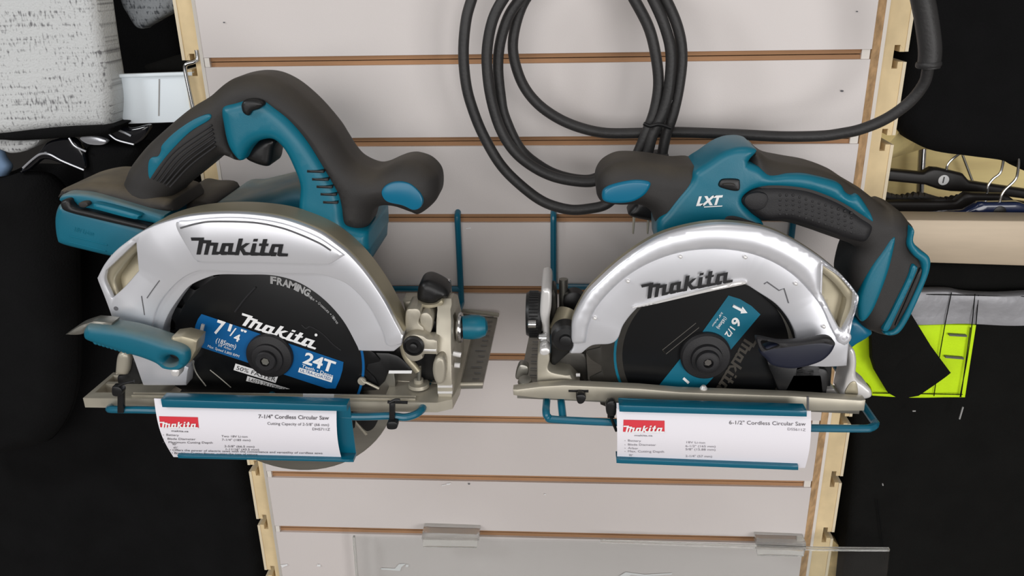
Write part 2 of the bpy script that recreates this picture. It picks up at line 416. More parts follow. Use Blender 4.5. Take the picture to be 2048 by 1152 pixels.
# scuffs, pits and torn tape on the slats
mb = MB()
for x, y, r in ((448, 45, 2), (1714, 23, 2), (1684, 182, 3), (938, 968, 2)):
    mb.add(decal([(x+r*math.cos(a)*1.2, y+r*math.sin(a)*.7) for a in np.linspace(0, 6.28, 8)[:-1]], on(-.0004)))
mb.build('pit_mark', LINE, D0, smooth=False)
mb = MB()
for P in ([(762,1136),(790,1137),(798,1128),(812,1127),(803,1134),(800,1142),(762,1139)], [(812,1129),(818,1129),(816,1134),(811,1134)],
          [(561,1130),(575,1128),(575,1131),(564,1135)], [(634,1129),(641,1129),(641,1133),(634,1133)],
          [(893,967),(903,966),(900,969),(893,970)], [(1238,1152),(1252,1144),(1264,1146),(1290,1149),(1345,1146),(1343,1149),(1290,1152),(1262,1150),(1245,1158)],
          [(884,970),(892,969),(892,970),(884,972)], [(1088,988),(1092,988),(1092,990),(1088,990)], [(932,456),(942,455),(942,457),(932,458)]):
    mb.add(decal(P, on(-.0005)))
mb.build('tape_residue', WHT, D0, smooth=False)

# ================================================================== left saw  (7-1/4)
A = thing('circular_saw', 'teal and silver cordless circular saw with tall black loop handle, left of the two', 'circular saw', (-.2, -.12, -.262), 'cordless circular saws on wire brackets')
GF = -.193                           # front face of the blade guard
outer = [(228,645),(222,626),(211,596),(195,556,'c'),(209,529),(228,505),(250,486),(287,461),(331,443),(381,431),(444,426),(506,428),(569,438),(634,462),(675,489),(703,513),(734,549),(766,596),(791,643),(806,671,'c')]
low = [(803,690,'c'),(788,702,'c'),(718,701,'c')]
inner = [(712,687),(687,642),(653,603),(615,574),(580,558),(540,550),(490,549),(439,549),(412,556),(381,571),(359,596),(337,630),(327,661),(331,690),(350,714),(377,735,'c'),(373,770,'c'),(287,770,'c'),(262,702),(240,668)]
port = [(273,484,'c'),(278,541,'c'),(252,571),(226,595,'c'),(211,562),(213,541,'c')]
prism('blade_guard', outer+low+inner, GF+.002, GF+.016, SIL, A, r=.001, holes=[port], flatback=True)
# raised outer shell, its inner border is the engraved step
step_in = [(776,691),(766,664),(738,612),(700,572),(668,556),(640,549),(600,547),(500,545),(420,541),(392,543),(360,560),(328,594),(312,625),(304,661,'c')]
prism('guard_shell', outer+[(804,688,'c')]+step_in+[(245,664,'c')], GF-.0005, GF+.0035, SIL, A, r=.0013, holes=[port], flatback=True)
prism('logo_panel', [(352,449),(381,440),(444,434),(506,436),(569,447),(630,470),(668,494),(690,510,'c'),(662,527,'c'),(640,529),(500,525),(404,524),(393,520),(385,510)], GF-.0025, GF+.001, SIL, A, r=.0016, flatback=True)
mb = MB().add(pxline([(361,456),(395,447),(428,443),(506,445),(560,455),(600,469),(640,487),(662,501)], GF-.0025, .0008, seg=6))  # dark thin tube standing in for the shadow under the panel lip
mb.build('lip_shadow_line', LINE, A)
prism('guard_rim', band(outer, (520,700), .085), GF+.006, GF+.032, OLV, A, r=.003, flatback=True, Yt=GF+.001, holes=[])
link('dust_port', *prism_vf([(222,510),(283,478),(292,540),(262,590),(236,604),(216,560)], GF+.0195, GF+.021, r=.0004, smooth=False, flatback=True, disp=lambda a, b: -.3*max(0, Q(240,575,GF).z-b+.012), step=.003), OLV, A)
mb = MB(); mb.add(pxline([(319,561),(305,580),(294,596)], GF-.0007, .0004, seg=6)); mb.add(pxline([(283,592),(286,610),(289,630)], GF-.0007, .0004, seg=6))
mb.build('arrow_mark', LINE, A)
mb = MB().add(lathe_vf(Q(232,617,GF-.0006), (0,-1,0), [(.0018,0),(.0018,.0003)], 16)); mb.build('guard_screw', LINE, A)
logo((370+105/9.31,460+140/9.31),(370+1918/9.31,460+440/9.31),(370+212/9.31,460+457/9.31), on(GF-.0029)).build('logo_lettering', INK, A, smooth=False)

# blade
BY = -.178
bc = Q(540, 717, BY); R = .0922
def blade_outline(c, R, n):
    P = []
    for k in range(n):
        for f, r in ((0, R), (.08, R-.0005), (.22, R-.011), (.45, R-.012), (.75, R-.004)):
            a = -2*math.pi*(k+f)/n; P.append((c.x+r*math.cos(a), c.z+r*math.sin(a)))
    return P
vs, fs = pillow([blade_outline(bc, R, 24)], BY, BY+.0018, .0002, step=1, flatback=True)
blade = link('saw_blade', [Vector((a, t, b)) for a, b, t in vs], fs, BLADE, A)
on1 = on(BY-.0004); on2 = on(BY-.0008)
def arc(c, r0, r1, a0, a1, Y, n=40):
    vs = []; fs = []
    for i in range(n+1):
        a = math.radians(a0+(a1-a0)*i/n)
        for r in (r0, r1): vs.append(Vector((c.x+r*math.cos(a), Y, c.z+r*math.sin(a))))
    for i in range(n): fs.append((2*i, 2*i+1, 2*i+3, 2*i+2))
    return vs, fs
MB().add(arc(bc, .0772, .0793, -40, 22, BY-.0004)).build('blade_ring', BLUE, blade, smooth=False)
MB().add(decal([(403,628),(396,638),(391,650),(388,664),(389,676),(394,692),(653,777),(671,777),(680,757),(685,740),(687,724)], on1)).build('blade_sticker', BLUE, blade, smooth=False)
mb = logo((484.3,625.8),(632.4,695.5),(484.3,650.6), on2)
d = np.array([284, 96.])/300; nrm = np.array([d[1], -d[0]])
def bl(s, x, y, w, cap, shear=0, bold=0): mb.add(letter(s, (x, y), (x+d[0]*w, y+d[1]*w), cap, on2, shear, bold))
bl('7', 427, 665, 17, 27, 0, .03); bl('1', 455, 661, 6, 14, 0, .03); bl('/', 459, 671, 9, 18, 0, .01); bl('4', 466, 680, 12, 14, 0, .03); bl('"', 479, 668, 12, 10, 0, .03)
bl('(185mm)', 431, 684, 42, 9, 0, .01); bl('5/8" Arbor', 436, 692, 28, 5); bl('Max. Speed 5,800 RPM', 415, 694, 66, 5)
bl('24T', 605, 725, 64, 22, 0, .03); bl('Teeth • Dents', 603, 734, 66, 6, 0, .01)
mb.add(decal([(599,735),(666,755),(663,765),(596,744)], on2)); mb.add(decal([(471,727),(556,753),(551,766),(467,740)], on2)); mb.add(decal([(495,752),(580,778),(560,778),(492,762)], on2))
mb.add(decal([(632+3*math.cos(a), 670+3*math.sin(a)) for a in np.linspace(0, 6.2, 9)], on2))
mb.build('blade_lettering', WHT, blade, smooth=False)
on3 = on(BY-.0011)
mb = MB(); mb.add(letter('50% FASTER', (472, 739), (550, 763), 8, on3)); mb.add(letter('LASTS 2X LONGER', (497, 762), (572, 784), 7, on3)); mb.build('sticker_lettering', INK, blade, smooth=False)
MB().add(letter('ULTRA-COATED', (600, 743), (660, 761), 6, on3)).build('coating_lettering', BLUE, blade, smooth=False)
mb = MB()
for i, ch in enumerate('FRAMING'):   # set along the rim of the blade
    f0, f1 = Q(541, 566, BY)-bc, Q(606, 587, BY)-bc; g0, g1 = math.atan2(f0.z, f0.x), math.atan2(f1.z, f1.x)
    a0 = g0+(g1-g0)*(0, .19, .36, .53, .76, .82, 1)[i]; rr = f0.length+(f1.length-f0.length)*i/6
    p = (bc.x+rr*math.cos(a0), bc.z+rr*math.sin(a0)); tx, tz = math.sin(a0), -math.cos(a0); w = .0016 if ch == 'I' else .0064 if ch == 'M' else .0049
    v, f = text_mesh(ch, 0, .045)
    mb.add(([Vector((p[0]+tx*w*a+math.cos(a0)*b*.0085, BY-.0005, p[1]+tz*w*a+math.sin(a0)*b*.0085)) for a, b in v], f))
mb.build('rim_lettering', GRYP, blade, smooth=False)
mb = MB(); txt = 'Rips • Crosscuts • Mitres'
for i, ch in enumerate(txt):
    if ch == ' ': continue
    h0, h1 = Q(617, 594, BY)-bc, Q(672, 645, BY)-bc; q0, q1 = math.atan2(h0.z, h0.x), math.atan2(h1.z, h1.x); a0 = q0+(q1-q0)*i/24; rr = h0.length+(h1.length-h0.length)*i/24; p = (bc.x+rr*math.cos(a0), bc.z+rr*math.sin(a0)); v, f = text_mesh(ch)
    mb.add(([Vector((p[0]+math.sin(a0)*.0014*a+math.cos(a0)*b*.0035, BY-.0005, p[1]-math.cos(a0)*.0014*a+math.sin(a0)*b*.0035)) for a, b in v], f))
mb.build('small_lettering', GRYP, blade, smooth=False)
mb = MB().add(pxline([(407,648),(403,664)], BY-.0006, .0018, seg=4)); mb.add(decal([(395,665),(400,677),(407,667)], on2)); mb.build('arrow_mark', GRYP, blade)
mb = MB().add(pxline([(603,650),(612,657),(622,654),(645,668),(665,688),(682,701)], BY-.0003, .0006, seg=6)); mb.add(pxline([(512,574),(490,598),(470,624)], BY-.0003, .0008, seg=6)); mb.build('expansion_slot', RUBK, blade)
fc = Q(541, 709, BY)
fl = lathe('blade_flange', fc, (0,-1,0), [(.0195,0),(.0195,.003),(.0187,.0045),(.013,.0065),(.0128,.009),(.011,.0095),(.0085,.0097),(.0085,.013),(.0075,.014),(.004,.014),(.004,.011)], RUBK, A)
MB().add(lathe_vf(fc+Vector((0,-.012,0)), (0,-1,0), [(.0032,0),(.0032,.0012)], 6)).build('hex_socket', STL, fl)
# dark inside of the guard
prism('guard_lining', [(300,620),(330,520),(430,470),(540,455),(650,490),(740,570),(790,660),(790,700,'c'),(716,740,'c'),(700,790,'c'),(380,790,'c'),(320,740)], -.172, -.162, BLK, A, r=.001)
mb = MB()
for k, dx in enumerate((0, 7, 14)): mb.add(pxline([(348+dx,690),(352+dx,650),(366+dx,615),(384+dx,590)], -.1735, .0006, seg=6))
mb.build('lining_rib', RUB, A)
# lower guard, hanging below the base
cc = Q(583, 757, -.166); r0 = .0905
vs, fs = pillow([[(cc.x+r0*math.cos(a), cc.z+r0*math.sin(a)) for a in np.linspace(0, 2*math.pi, 72)[:-1]]], -.170, -.158, .002, step=1)
lg = link('lower_guard', [Vector((a, t, b)) for a, b, t in vs], fs, STL, A)
prism('guard_seam', [(708,838),(735,869),(731,871),(704,840)], -.1715, -.1695, MAG, lg, smooth=False, r=.0005)
prism('guard_notch', [(704,832,'c'),(760,832,'c'),(748,855),(734,862),(722,852)], -.1712, -.1695, BLK, lg, r=.0004)
prism('guard_housing', [(717,702,'c'),(778,704,'c'),(800,712),(827,737,'c'),(823,742,'c'),(778,741,'c'),(770,762,'c'),(752,780,'c'),(690,782,'c')], -.176, -.150, BLK, A, r=.002)
mb = MB().add(decal([(778,741),(824,741),(823,747),(777,747)], on(-.1765))); mb.build('white_stripe', WHT, A, smooth=False)
mb = MB().add(pxline([(722,757),(727,763),(735,766),(758,777)], -.181, .0012, seg=8)); mb.add(lathe_vf(Q(724,762,-.181), (0,-1,0), [(.0035,-.001),(.0035,.001)], 16)); mb.build('wire_pointer', MAG, A)
mb = MB().add(pxline([(385,720),(392,745),(412,772)], -.186, .0006, seg=6)); mb.add(pxline([(420,740),(440,756),(462,775)], -.184, .0005, seg=6)); mb.build('return_spring', STL, A)

# base plate
zb = -.2625; xl = Q(166, 790, -.195).x; xr = Q(903, 806, -.195).x
x1 = H(262, 737, zb+.011).x; x2 = Q(700, 770, -.17).x; x3 = Q(778, 770, -.17).x
plan = [(xl, -.196), (xr-.012, -.196), (xr, -.190), (xr+.003, -.166), (xr+.003, -.045), (-.29, -.045), (-.29, -.155), (xl+.022, -.150), (xl+.002, -.150)]
slot = [(-.30+.01, -.186), (x3, -.186), (x3, -.160), (-.30+.01, -.160)]
s1 = [(xl+.006, -.187), (xl+.020, -.187), (xl+.020, -.171), (xl+.006, -.171)]; s2 = [(xl+.006, -.167), (xl+.020, -.167), (xl+.020, -.157), (xl+.006, -.157)]
base = plan_prism('base_plate', plan, zb, zb+.0105, MAG, A, r=.0008, holes=[slot, s1, s2], step=1)
mb = MB()
for y0, h in ((-.1915, .0006), (-.1880, .0012)): mb.add(box_vf(xl+.04, xr-.03, y0-.0008, y0+.0008, zb+.0100, zb+.0105+h))
mb.build('base_rib', MAG, base)
mb = MB().add(decal([(606,787),(668,788),(668,796),(606,795)], on(-.1966))); mb.build('base_label', WHT, base, smooth=False)
prism('base_slot', [(775,802),(815,803),(815,808),(775,807)], -.1966, -.195, BLK, base, smooth=False, r=.0003)
pp = [H(965,768,zb+.006), H(995,632,zb+.006), H(905,622,zb+.006), H(868,770,zb+.006)]
plate = plan_prism('front_plate', [(p.x, p.y) for p in pp], zb+.001, zb+.005, STL, A, r=.0006, step=1)
pa, pb = H(905,619,zb+.006), H(997,630,zb+.006)
tube('plate_rim', [pa, pb], .0022, MAG, plate, smooth=False); tube('plate_lip', [H(880,769,zb+.006), H(966,768,zb+.006)], .0018, MAG, plate, smooth=False)
mb = MB()
for k in range(14):
    t = k/13; p = pp[0].lerp(pp[1], t); l = .006 if k % 3 else .010
    mb.add(box_vf(p.x-.004-l, p.x-.004, p.y-.0003, p.y+.0003, zb+.0049, zb+.0053))
mb.build('ruler_mark', LINE, plate, smooth=False)
# bevel quadrant at the front end: plate across the saw
xq = Q(875, 640, -.165).x
qy = [(-.186, zb+.008), (-.186, zb+.03), (-.180, zb+.055), (-.168, zb+.080), (-.160, zb+.0865), (-.148, zb+.0865), (-.125, zb+.075), (-.105, zb+.05), (-.10, zb+.008)]
qh = [(-.160, zb+.070), (-.150, zb+.070), (-.135, zb+.055), (-.128, zb+.04), (-.136, zb+.04), (-.146, zb+.052)]
side_prism('bevel_quadrant', qy, xq, xq+.0125, MAG, A, r=.001, holes=[qh], step=.01)
prism('quadrant_pad', [(868,722),(880,712),(890,718),(893,740),(888,763),(874,765),(866,745)], -.193, -.178, MAG, A, r=.003)
kn = lathe('bevel_knob', Q(925,655,-.150), (1,.15,0), [(.0095,0),(.010,.003),(.0105,.008),(.010,.014),(.008,.019),(.004,.021)], TEAL, A)
lathe('knob_washer', Q(915,655,-.150), (1,0,0), [(.0125,0),(.013,.001),(.013,.003),(.0125,.004)], CHR, kn)
lathe('knob_stem', Q(921,656,-.150), (1,0,0), [(.0075,0),(.0075,.006)], BLK, kn)
prism('clamp_lever', [(836,578),(842,563),(855,558),(870,562),(888,572),(897,582),(897,592),(884,597),(870,606),(852,605),(836,597)], -.165, -.135, BLK, A, r=.007)
prism('lever_base', [(836,602),(850,607),(872,606),(884,598),(886,608),(868,615),(845,614)], -.166, -.140, OLV, A, r=.002)
lathe('lever_bolt', Q(897,590,-.14), (0,0,1), [(.003,-.004),(.003,.012),(.0024,.014)], CHR, A, seg=16)
# cast clutter between the guard and the quadrant
prism('hinge_block', [(812,622),(826,616),(838,618),(842,628),(838,644),(848,655),(846,668),(826,674),(812,664)], -.178, -.150, MAG, A, r=.0015)
prism('hinge_lug', [(840,630),(852,624),(862,630),(866,642),(862,664),(848,668),(842,652)], -.176, -.145, MAG, A, r=.0015)
prism('hinge_plate', [(806,600,'c'),(850,600,'c'),(852,628,'c'),(812,630,'c')], -.150, -.130, MAG, A, r=.002)
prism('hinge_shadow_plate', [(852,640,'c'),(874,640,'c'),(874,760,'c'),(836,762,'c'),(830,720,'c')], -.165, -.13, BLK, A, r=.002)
pv = prism('pivot_bracket', [(806,686),(812,673),(828,667),(846,670),(856,676),(868,677,'c'),(876,680,'c'),(876,708,'c'),(848,708),(846,716),(830,722),(814,714)], -.188, -.172, MAG, A, r=.002)
lathe('pivot_bolt', Q(828,690,-.1875), (0,-1,0), [(.0085,0),(.0085,.0025),(.0070,.0035),(.0068,.0010),(.003,.0010),(.003,.0045),(.002,.005)], BLK, A)
tube('pivot_pin', [Q(846,698,-.186), Q(873,699,-.186)], .0022, SILR, pv, smooth=False, seg=16)
tube('guard_brace', [Q(804,684,-.183), Q(812,712,-.183), Q(828,732,-.183), Q(836,742,-.183)], .003, OLV, A)
lathe('base_boss', H(838,772,zb+.011), (0,0,1), [(.009,0),(.0085,.003),(.004,.0035),(.004,.007),(.002,.008)], MAG, A)
tube('boss_pin', [Q(839,730,-.176), Q(838,760,-.176)], .0018, STL, A, smooth=False)
for y in (772, 784): tube('casting_rib', [Q(876,y,-.185), Q(905,y,-.185)], .0016, SILR, A, smooth=False, seg=10)
for (a, b, c, dd) in ((906,707,922,710), (909,730,920,731)): tube('quadrant_pin', [Q(a,b,-.175), Q(c,dd,-.175)], .0022, SILR, A, smooth=False, seg=10)
# retracting lever in front of the guard, rear
lv = prism('guard_lever', [(170,662),(176,650),(189,647),(255,656),(300,668),(336,680),(366,690),(379,702),(378,722),(362,737),(332,736),(314,724),(286,713),(255,704),(212,690),(176,677)], -.222, -.200, TEALD, A, r=.006,
           holes=[[(345+14*math.cos(a), 717+9*math.sin(a)) for a in np.linspace(0, 2*math.pi, 12)[:-1]]])
prism('lever_hinge', [(340,684,'c'),(344,673,'c'),(366,670,'c'),(397,678,'c'),(394,700,'c'),(378,726),(374,700)], -.214, -.196, OLV, A, r=.002)
prism('lever_hole', [(345+16*math.cos(a), 717+11*math.sin(a)) for a in np.linspace(0, 2*math.pi, 14)[:-1]], -.208, -.205, BLK, lv, r=.0005)
prism('lever_tip', [(131,669,'c'),(160,650),(189,640,'c'),(228,643,'c'),(226,650,'c'),(178,655,'c'),(165,668)], -.216, -.203, STL, A, r=.002)
prism('lever_stop', [(340,735,'c'),(362,738,'c'),(358,752),(345,750)], -.214, -.203, SILR, A, r=.002)
mb = MB()
for k in range(9):
    x = 192+k*8; y = 684+k*2.35; mb.add(lathe_vf(Q(x, y, -.219), (0,-1,0), [(.0022,-.008),(.0022,.0005),(.001,.0015)], 10))
mb.build('lever_grip_bump', TEALD, lv)
# rear post on the base
prism('depth_post', [(236,712),(243,703),(254,702),(262,712),(260,736),(255,748,'c'),(232,748,'c')], -.178, -.160, MAG, A, r=.004)
prism('rear_bracket', [(262,716,'c'),(276,714,'c'),(288,768,'c'),(238,770,'c'),(236,752),(252,744)], -.172, -.155, BLK, A, r=.002)

# body: loop handle ------------------------------------------------
HF, HB = -.158, -.098
grip = [(241,372),(252,364),(266,332),(294,295),(319,270),(366,229),(391,211),(422,192),(450,168),(475,154),(511,147),(542,150),(574,164),(605,187),(636,217),(667,254),(683,279),(699,304),(717,323),(746,336),(767,334),(792,323),(811,317),(830,317),(855,326),(874,345),(880,367),(877,392),(861,412),(839,426),(821,421),(792,411),(767,409),(752,417),(746,429),(741,445),(728,458),(705,460),(680,450),
        (668,400),(640,345),(610,295),(578,258),(545,238),(515,235),(490,245),(474,262),(478,300),(488,318),(475,318),(450,309),(431,320),(412,336),(381,361),(359,379),(345,397),(352,410,'c'),(330,428,'c'),(260,420),(226,404),(212,392)]
prism('handle_grip', grip, HF, HB, RUB, A, r=.019, step=.0035, angle=60)
neck = [(447,213),(475,202),(505,194),(522,193),(535,199),(555,214),(583,239),(614,276),(642,320),(664,357),(680,386),(686,411),(690,442),(704,454),(738,462,'c'),(740,500,'c'),(640,500,'c'),(596,440,'c'),(600,400),(601,366),(586,326),(571,298),(553,280),(535,277),(514,284),(500,298),(488,319),(475,314),(459,289),(450,251)]
prism('motor_housing', neck, HF-.0035, HB+.03, TEAL, A, r=.008, step=.004, angle=60)
prism('motor_body', [(430,412),(480,398),(542,383),(600,368),(660,380),(720,420),(742,470),(742,520,'c'),(420,520,'c')], -.115, -.020, TEALD, A, r=.012)
prism('rear_housing', [(330,420,'c'),(345,398),(372,400),(420,412),(420,500,'c'),(330,500,'c')], -.125, -.045, RUB, A, r=.006)
prism('trigger', [(555,279),(549,294),(546,312),(543,326),(535,332),(512,326),(494,316),(496,302),(510,287),(532,276)], HF+.012, HB-.012, BLK, A, r=.006)
prism('lock_button', [(484,208),(490,200),(508,198),(523,202),(528,210),(518,218),(506,222),(498,231),(488,226),(484,216)], HF-.008, HF+.002, BLK, A, r=.003)
prism('grip_stripe', [(417,228),(420,239),(381,264),(344,301),(319,332),(301,359,'c'),(297,349),(297,326),(303,315),(316,312),(322,301),(325,289),(350,264),(387,239)], HF-.0004, HF+.014, TEAL, A, r=.0012, flatback=True)
mb = MB()
for k in range(6):
    t = k/5
    a = np.array([306+t*34, 358+t*16]); m_ = np.array([350+t*32, 302+t*28]); b = np.array([424+t*8, 250+t*42])
    mb.add(pxline([tuple(a), tuple(m_), tuple(b)], HF+.0002, .0008, seg=8))
mb.build('grip_rib', RUBK, A)
prism('knob_inlay', [(763,386),(771,371),(792,363),(817,365),(836,379),(846,398),(842,414),(827,420),(805,411),(774,403)], HF-.0012, HF+.01, TEALB, A, r=.002, flatback=True)
for x0, x1_, y in ((614,647,343),(624,656,359),(633,664,374),(641,672,389),(646,675,405)):
    prism('vent_slot', [(x0,y-3),(x1_,y-2),(x1_,y+3),(x0,y+2)], HF-.0042, HF+.004, BLK, A, r=.0006, smooth=False, flatback=True)
# battery and its shoe
bt = prism('battery_pack', [(113,440),(118,414),(128,406),(160,414),(300,452,'c'),(300,525,'c'),(225,511),(178,500),(128,487),(117,475)], -.172, -.085, TEALD, A, r=.006)
prism('battery_seal', [(125,401),(140,398),(150,413),(194,424),(300,450,'c'),(300,462,'c'),(194,438),(136,423),(124,412)], -.175, -.082, BLK, A, r=.003)
prism('battery_rail', [(122,402),(126,389),(150,385),(200,392),(330,430,'c'),(330,450,'c'),(194,422),(160,412),(150,404)], -.168, -.09, TEALD, A, r=.003)
prism('battery_latch', [(195,406),(275,427),(278,434),(268,438),(195,418)], -.175, -.165, TEAL, A, r=.002)
prism('battery_clip', [(158,406),(172,404),(177,410),(170,415),(160,413)], -.174, -.165, RUB, A, r=.001)
prism('battery_shoe', [(121,394),(124,384),(132,375),(178,364),(225,367),(250,372),(345,398,'c'),(356,420,'c'),(300,425),(230,408),(198,396),(150,386)], -.160, -.088, RUBD, A, r=.010, step=.004, angle=60)
mb = MB()
def emb(s, p0, p1, cap): mb.add(letter(s, p0, p1, cap, on(-.1724)))
emb('18V Li-ion', (148,463), (186,472), 9)
mb.add(pxline([(140,472),(215,490)], -.172, .0006, seg=6)); mb.add(pxline([(138,484),(212,502)], -.172, .0006, seg=6))
mb.build('embossed_mark', TEAL, bt)

# ================================================================== right saw (6-1/2)
B = thing('circular_saw', 'teal and silver cordless circular saw with low handle and no battery, right of the two', 'circular saw', (.15, -.12, -.255), 'cordless circular saws on wire brackets')
outer2 = [(1139,706,'c'),(1146,690),(1143,668),(1147,640),(1171,595),(1198,566),(1239,529),(1286,496),(1332,473),(1395,457),(1457,452),(1532,462),(1588,485),(1644,520),(1689,557),(1712,585),(1717,600),(1704,647),(1697,692),(1693,731,'c')]
inner2 = [(1650,733),(1614,731,'c'),(1600,710),(1593,679),(1587,659),(1572,632),(1549,606),(1513,582),(1490,567,'c'),(1480,567),(1410,583),(1340,598),(1286,610),(1268,622),(1247,649),(1236,676),(1220,687),(1185,690),(1163,706,'c')]
port2 = [(1646,531,'c'),(1681,556),(1712,592,'c'),(1707,628),(1689,664,'c'),(1681,662,'c'),(1666,632),(1644,587,'c')]
prism('blade_guard', outer2+inner2, GF, GF+.014, SIL, B, r=.0016, holes=[port2], flatback=True)
prism('guard_shell', [p for p in outer2[1:19]]+[(1680,690,'c'),(1664,660),(1640,610),(1590,555),(1530,520),(1460,503),(1380,505),(1310,525),(1250,560),(1200,610),(1180,650),(1172,690,'c')], GF-.0050, GF+.006, SIL, B, r=.0010, holes=[port2], flatback=True, dome=.0044, domeR=.026)
prism('guard_rim', band(outer2[1:], (1430,700), .08), GF+.004, GF+.017, OLV, B, r=.002, flatback=True, Yt=GF+.001)
prism('window_ridge', [(1276,612),(1410,578),(1478,563),(1490,568),(1410,585),(1288,613)], GF-.003, GF+.001, SILR, B, r=.0015, flatback=True)
link('dust_port', *prism_vf([(1642,526),(1690,566),(1711,600),(1704,640),(1690,668),(1664,640),(1640,590)], GF+.0135, GF+.0145, r=.0004, smooth=False, flatback=True, disp=lambda a, b: -.05*max(0, Q(1680,650,GF).z-b+.02), step=.003), OLV, B)
for x, y in ((1361,514),(1256,563),(1491,515),(1190,637),(1592,568),(1648,654)):
    lathe('guard_rivet', Q(x,y,GF-.0016), (0,-1,0), [(.0015,-.002),(.0013,.0004),(.0007,.0008)], SILR, B, seg=14)
mb = MB().add(pxline([(1528,568),(1534,564),(1558,581),(1568,577),(1577,606)], GF-.0002, .0005, seg=6, smooth=False)); mb.build('arrow_mark', LINE, B)
lathe('guard_screw', Q(1688,675,GF-.001), (0,-1,0), [(.0052,-.004),(.0052,.0008),(.004,.0016),(.0022,.0016),(.0022,-.001)], SIL, B, seg=20)
logo((1281.8,570),(1465.4,558.7),(1294.6,597.7), on(GF-.0020)).build('logo_lettering', INK, B, smooth=False)
# blade
BY2 = -.179; bc2 = Q(1410, 708, BY2); R2 = .0945
vs, fs = pillow([blade_outline(bc2, R2, 24)], BY2, BY2+.0018, .0002, step=1, flatback=True)
blade2 = link('saw_blade', [Vector((a, t, b)) for a, b, t in vs], fs, BLADEG, B)
MB().add(arc(bc2, .0005, .0655, 0, 360, BY2-.0003, 72)).build('blade_face', BLADE, blade2, smooth=False)
MB().add(arc(bc2, .0705, .0725, 0, 360, BY2-.0003, 72)).build('blade_ring', BTEAL, blade2, smooth=False)
MB().add(arc(bc2, .0655, .0755, 8, 78, BY2-.0004, 30)).build('blade_rim', STL, blade2, smooth=False)
p1, p2 = on(BY2-.0006), on(BY2-.001)
MB().add(decal([(1457,591),(1480,598),(1503,612),(1521,629),(1456,706),(1440,740),(1395,790),(1310,790),(1317,772),(1357,722),(1404,665)], p1)).build('blade_sticker', BTEAL, blade2, smooth=False)
mb = MB()
dd = np.array([.60, .80])            # reading direction of the rotated label
mb.add(letter('6', (1470,633), (1461,645), 18, p2, 0, .03)); mb.add(letter('1/2', (1461,652), (1449,669), 12, p2, 0, .02))
mb.add(letter('(165mm)', (1449,633), (1433,655), 7, p2, 0, .01)); mb.add(letter('5/8" Arbor', (1443,624), (1423,652), 4, p2))
mb.add(pxline([(1466,611),(1485,621)], BY2-.001, .0014, seg=4)); mb.add(decal([(1485,613),(1495,626),(1481,627)], p2))
mb.add(letter('1', (1365,758), (1376,768), 5, p2, 0, .02))
mb.build('blade_lettering', WHT, blade2, smooth=False)
mb = logo((1516,680),(1432,783),(1489,677), p1); link('faint_outline', *pxline([(1325,700),(1392,646),(1398,655),(1332,708),(1325,700)], BY2-.0004, .0004, seg=5, smooth=False), DGRY, blade2); mb.build('faint_lettering', DGRY, blade2, smooth=False)
fl = lathe('blade_flange', bc2, (0,-1,0), [(.020,0),(.020,.004),(.0185,.006),(.0125,.0075),(.012,.011),(.0095,.012),(.009,.016),(.0075,.017),(.004,.017),(.004,.013)], RUBK, B)
MB().add(lathe_vf(bc2+Vector((0,-.014,0)), (0,-1,0), [(.0028,0),(.0028,.0012)], 6)).build('hex_socket', CHR, fl)
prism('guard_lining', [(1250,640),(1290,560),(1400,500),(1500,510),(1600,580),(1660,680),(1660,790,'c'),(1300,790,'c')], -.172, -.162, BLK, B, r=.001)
prism('lower_guard', [(1500,560),(1545,590),(1580,625),(1597,665),(1600,700),(1640,735),(1650,790,'c'),(1560,790,'c'),(1592,720),(1585,670),(1560,625),(1525,592)], -.188, -.18, BLK, B, r=.002)
lv = prism('guard_lever', [(1519,704),(1530,692),(1570,684),(1640,679),(1667,684),(1668,692),(1658,708),(1640,722),(1610,732),(1580,736),(1545,730),(1530,716)], -.213, -.203, NAVY, B, r=.003)
prism('lever_rim', [(1512,680),(1518,675),(1560,683),(1610,681),(1650,674),(1666,680),(1668,690),(1640,686),(1590,692),(1545,698),(1528,702),(1520,700)], -.2145, -.205, RUBK, B, r=.0025,
      holes=[[(1522,682),(1530,681),(1556,688),(1545,693),(1530,696)]])
prism('guard_arm', [(1535,722),(1570,722),(1620,732),(1655,742),(1652,790,'c'),(1560,790,'c'),(1548,760)], -.188, -.18, BLK, B, r=.002)
# base
zb2 = -.2535
xa = Q(1026, 784, -.195).x; xb = Q(1731, 812, -.195).x
def tilt(x): return zb2-.0105*(x-xa)/(xb-xa)
prism('base_plate', [(1026,779,'c'),(1080,772,'c'),(1128,769,'c'),(1279,776,'c'),(1360,783,'c'),(1587,791,'c'),(1731,800,'c'),(1728,821,'c'),(1620,821,'c'),(1241,803,'c'),(1080,796,'c'),(1027,790,'c')], -.199, -.189, MAG, B, r=.0012, smooth=False)
vs, fs = pillow([[(xa+.003, -.19), (xb-.002, -.19), (xb-.002, -.05), (xa+.0095, -.05)]], 0, .005, .0006, step=1, holes=()) if False else pillow([[(xa+.003, -.19), (xb-.002, -.19), (xb-.002, -.150), (xb-.03, -.150), (xb-.03, -.05), (xa+.0095, -.05)],
                 [(Q(1170,780,-.185).x, -.187), (xb-.035, -.187), (xb-.035, -.160), (Q(1170,780,-.185).x, -.160)]], 0, .005, .0006, step=1)
bp = link('base_plate', [Vector((a, b, tilt(a)+.007-t)) for a, b, t in vs], fs, STL, B)
zq = tilt(xa)+.0075
mb = MB()
for k in range(10):
    y = -.185+k*.013; mb.add(box_vf(xa+.012, xa+.012+(.006 if k % 3 else .010), y-.0003, y+.0003, zq-.0005, zq))
mb.build('ruler_mark', LINE, bp, smooth=False)
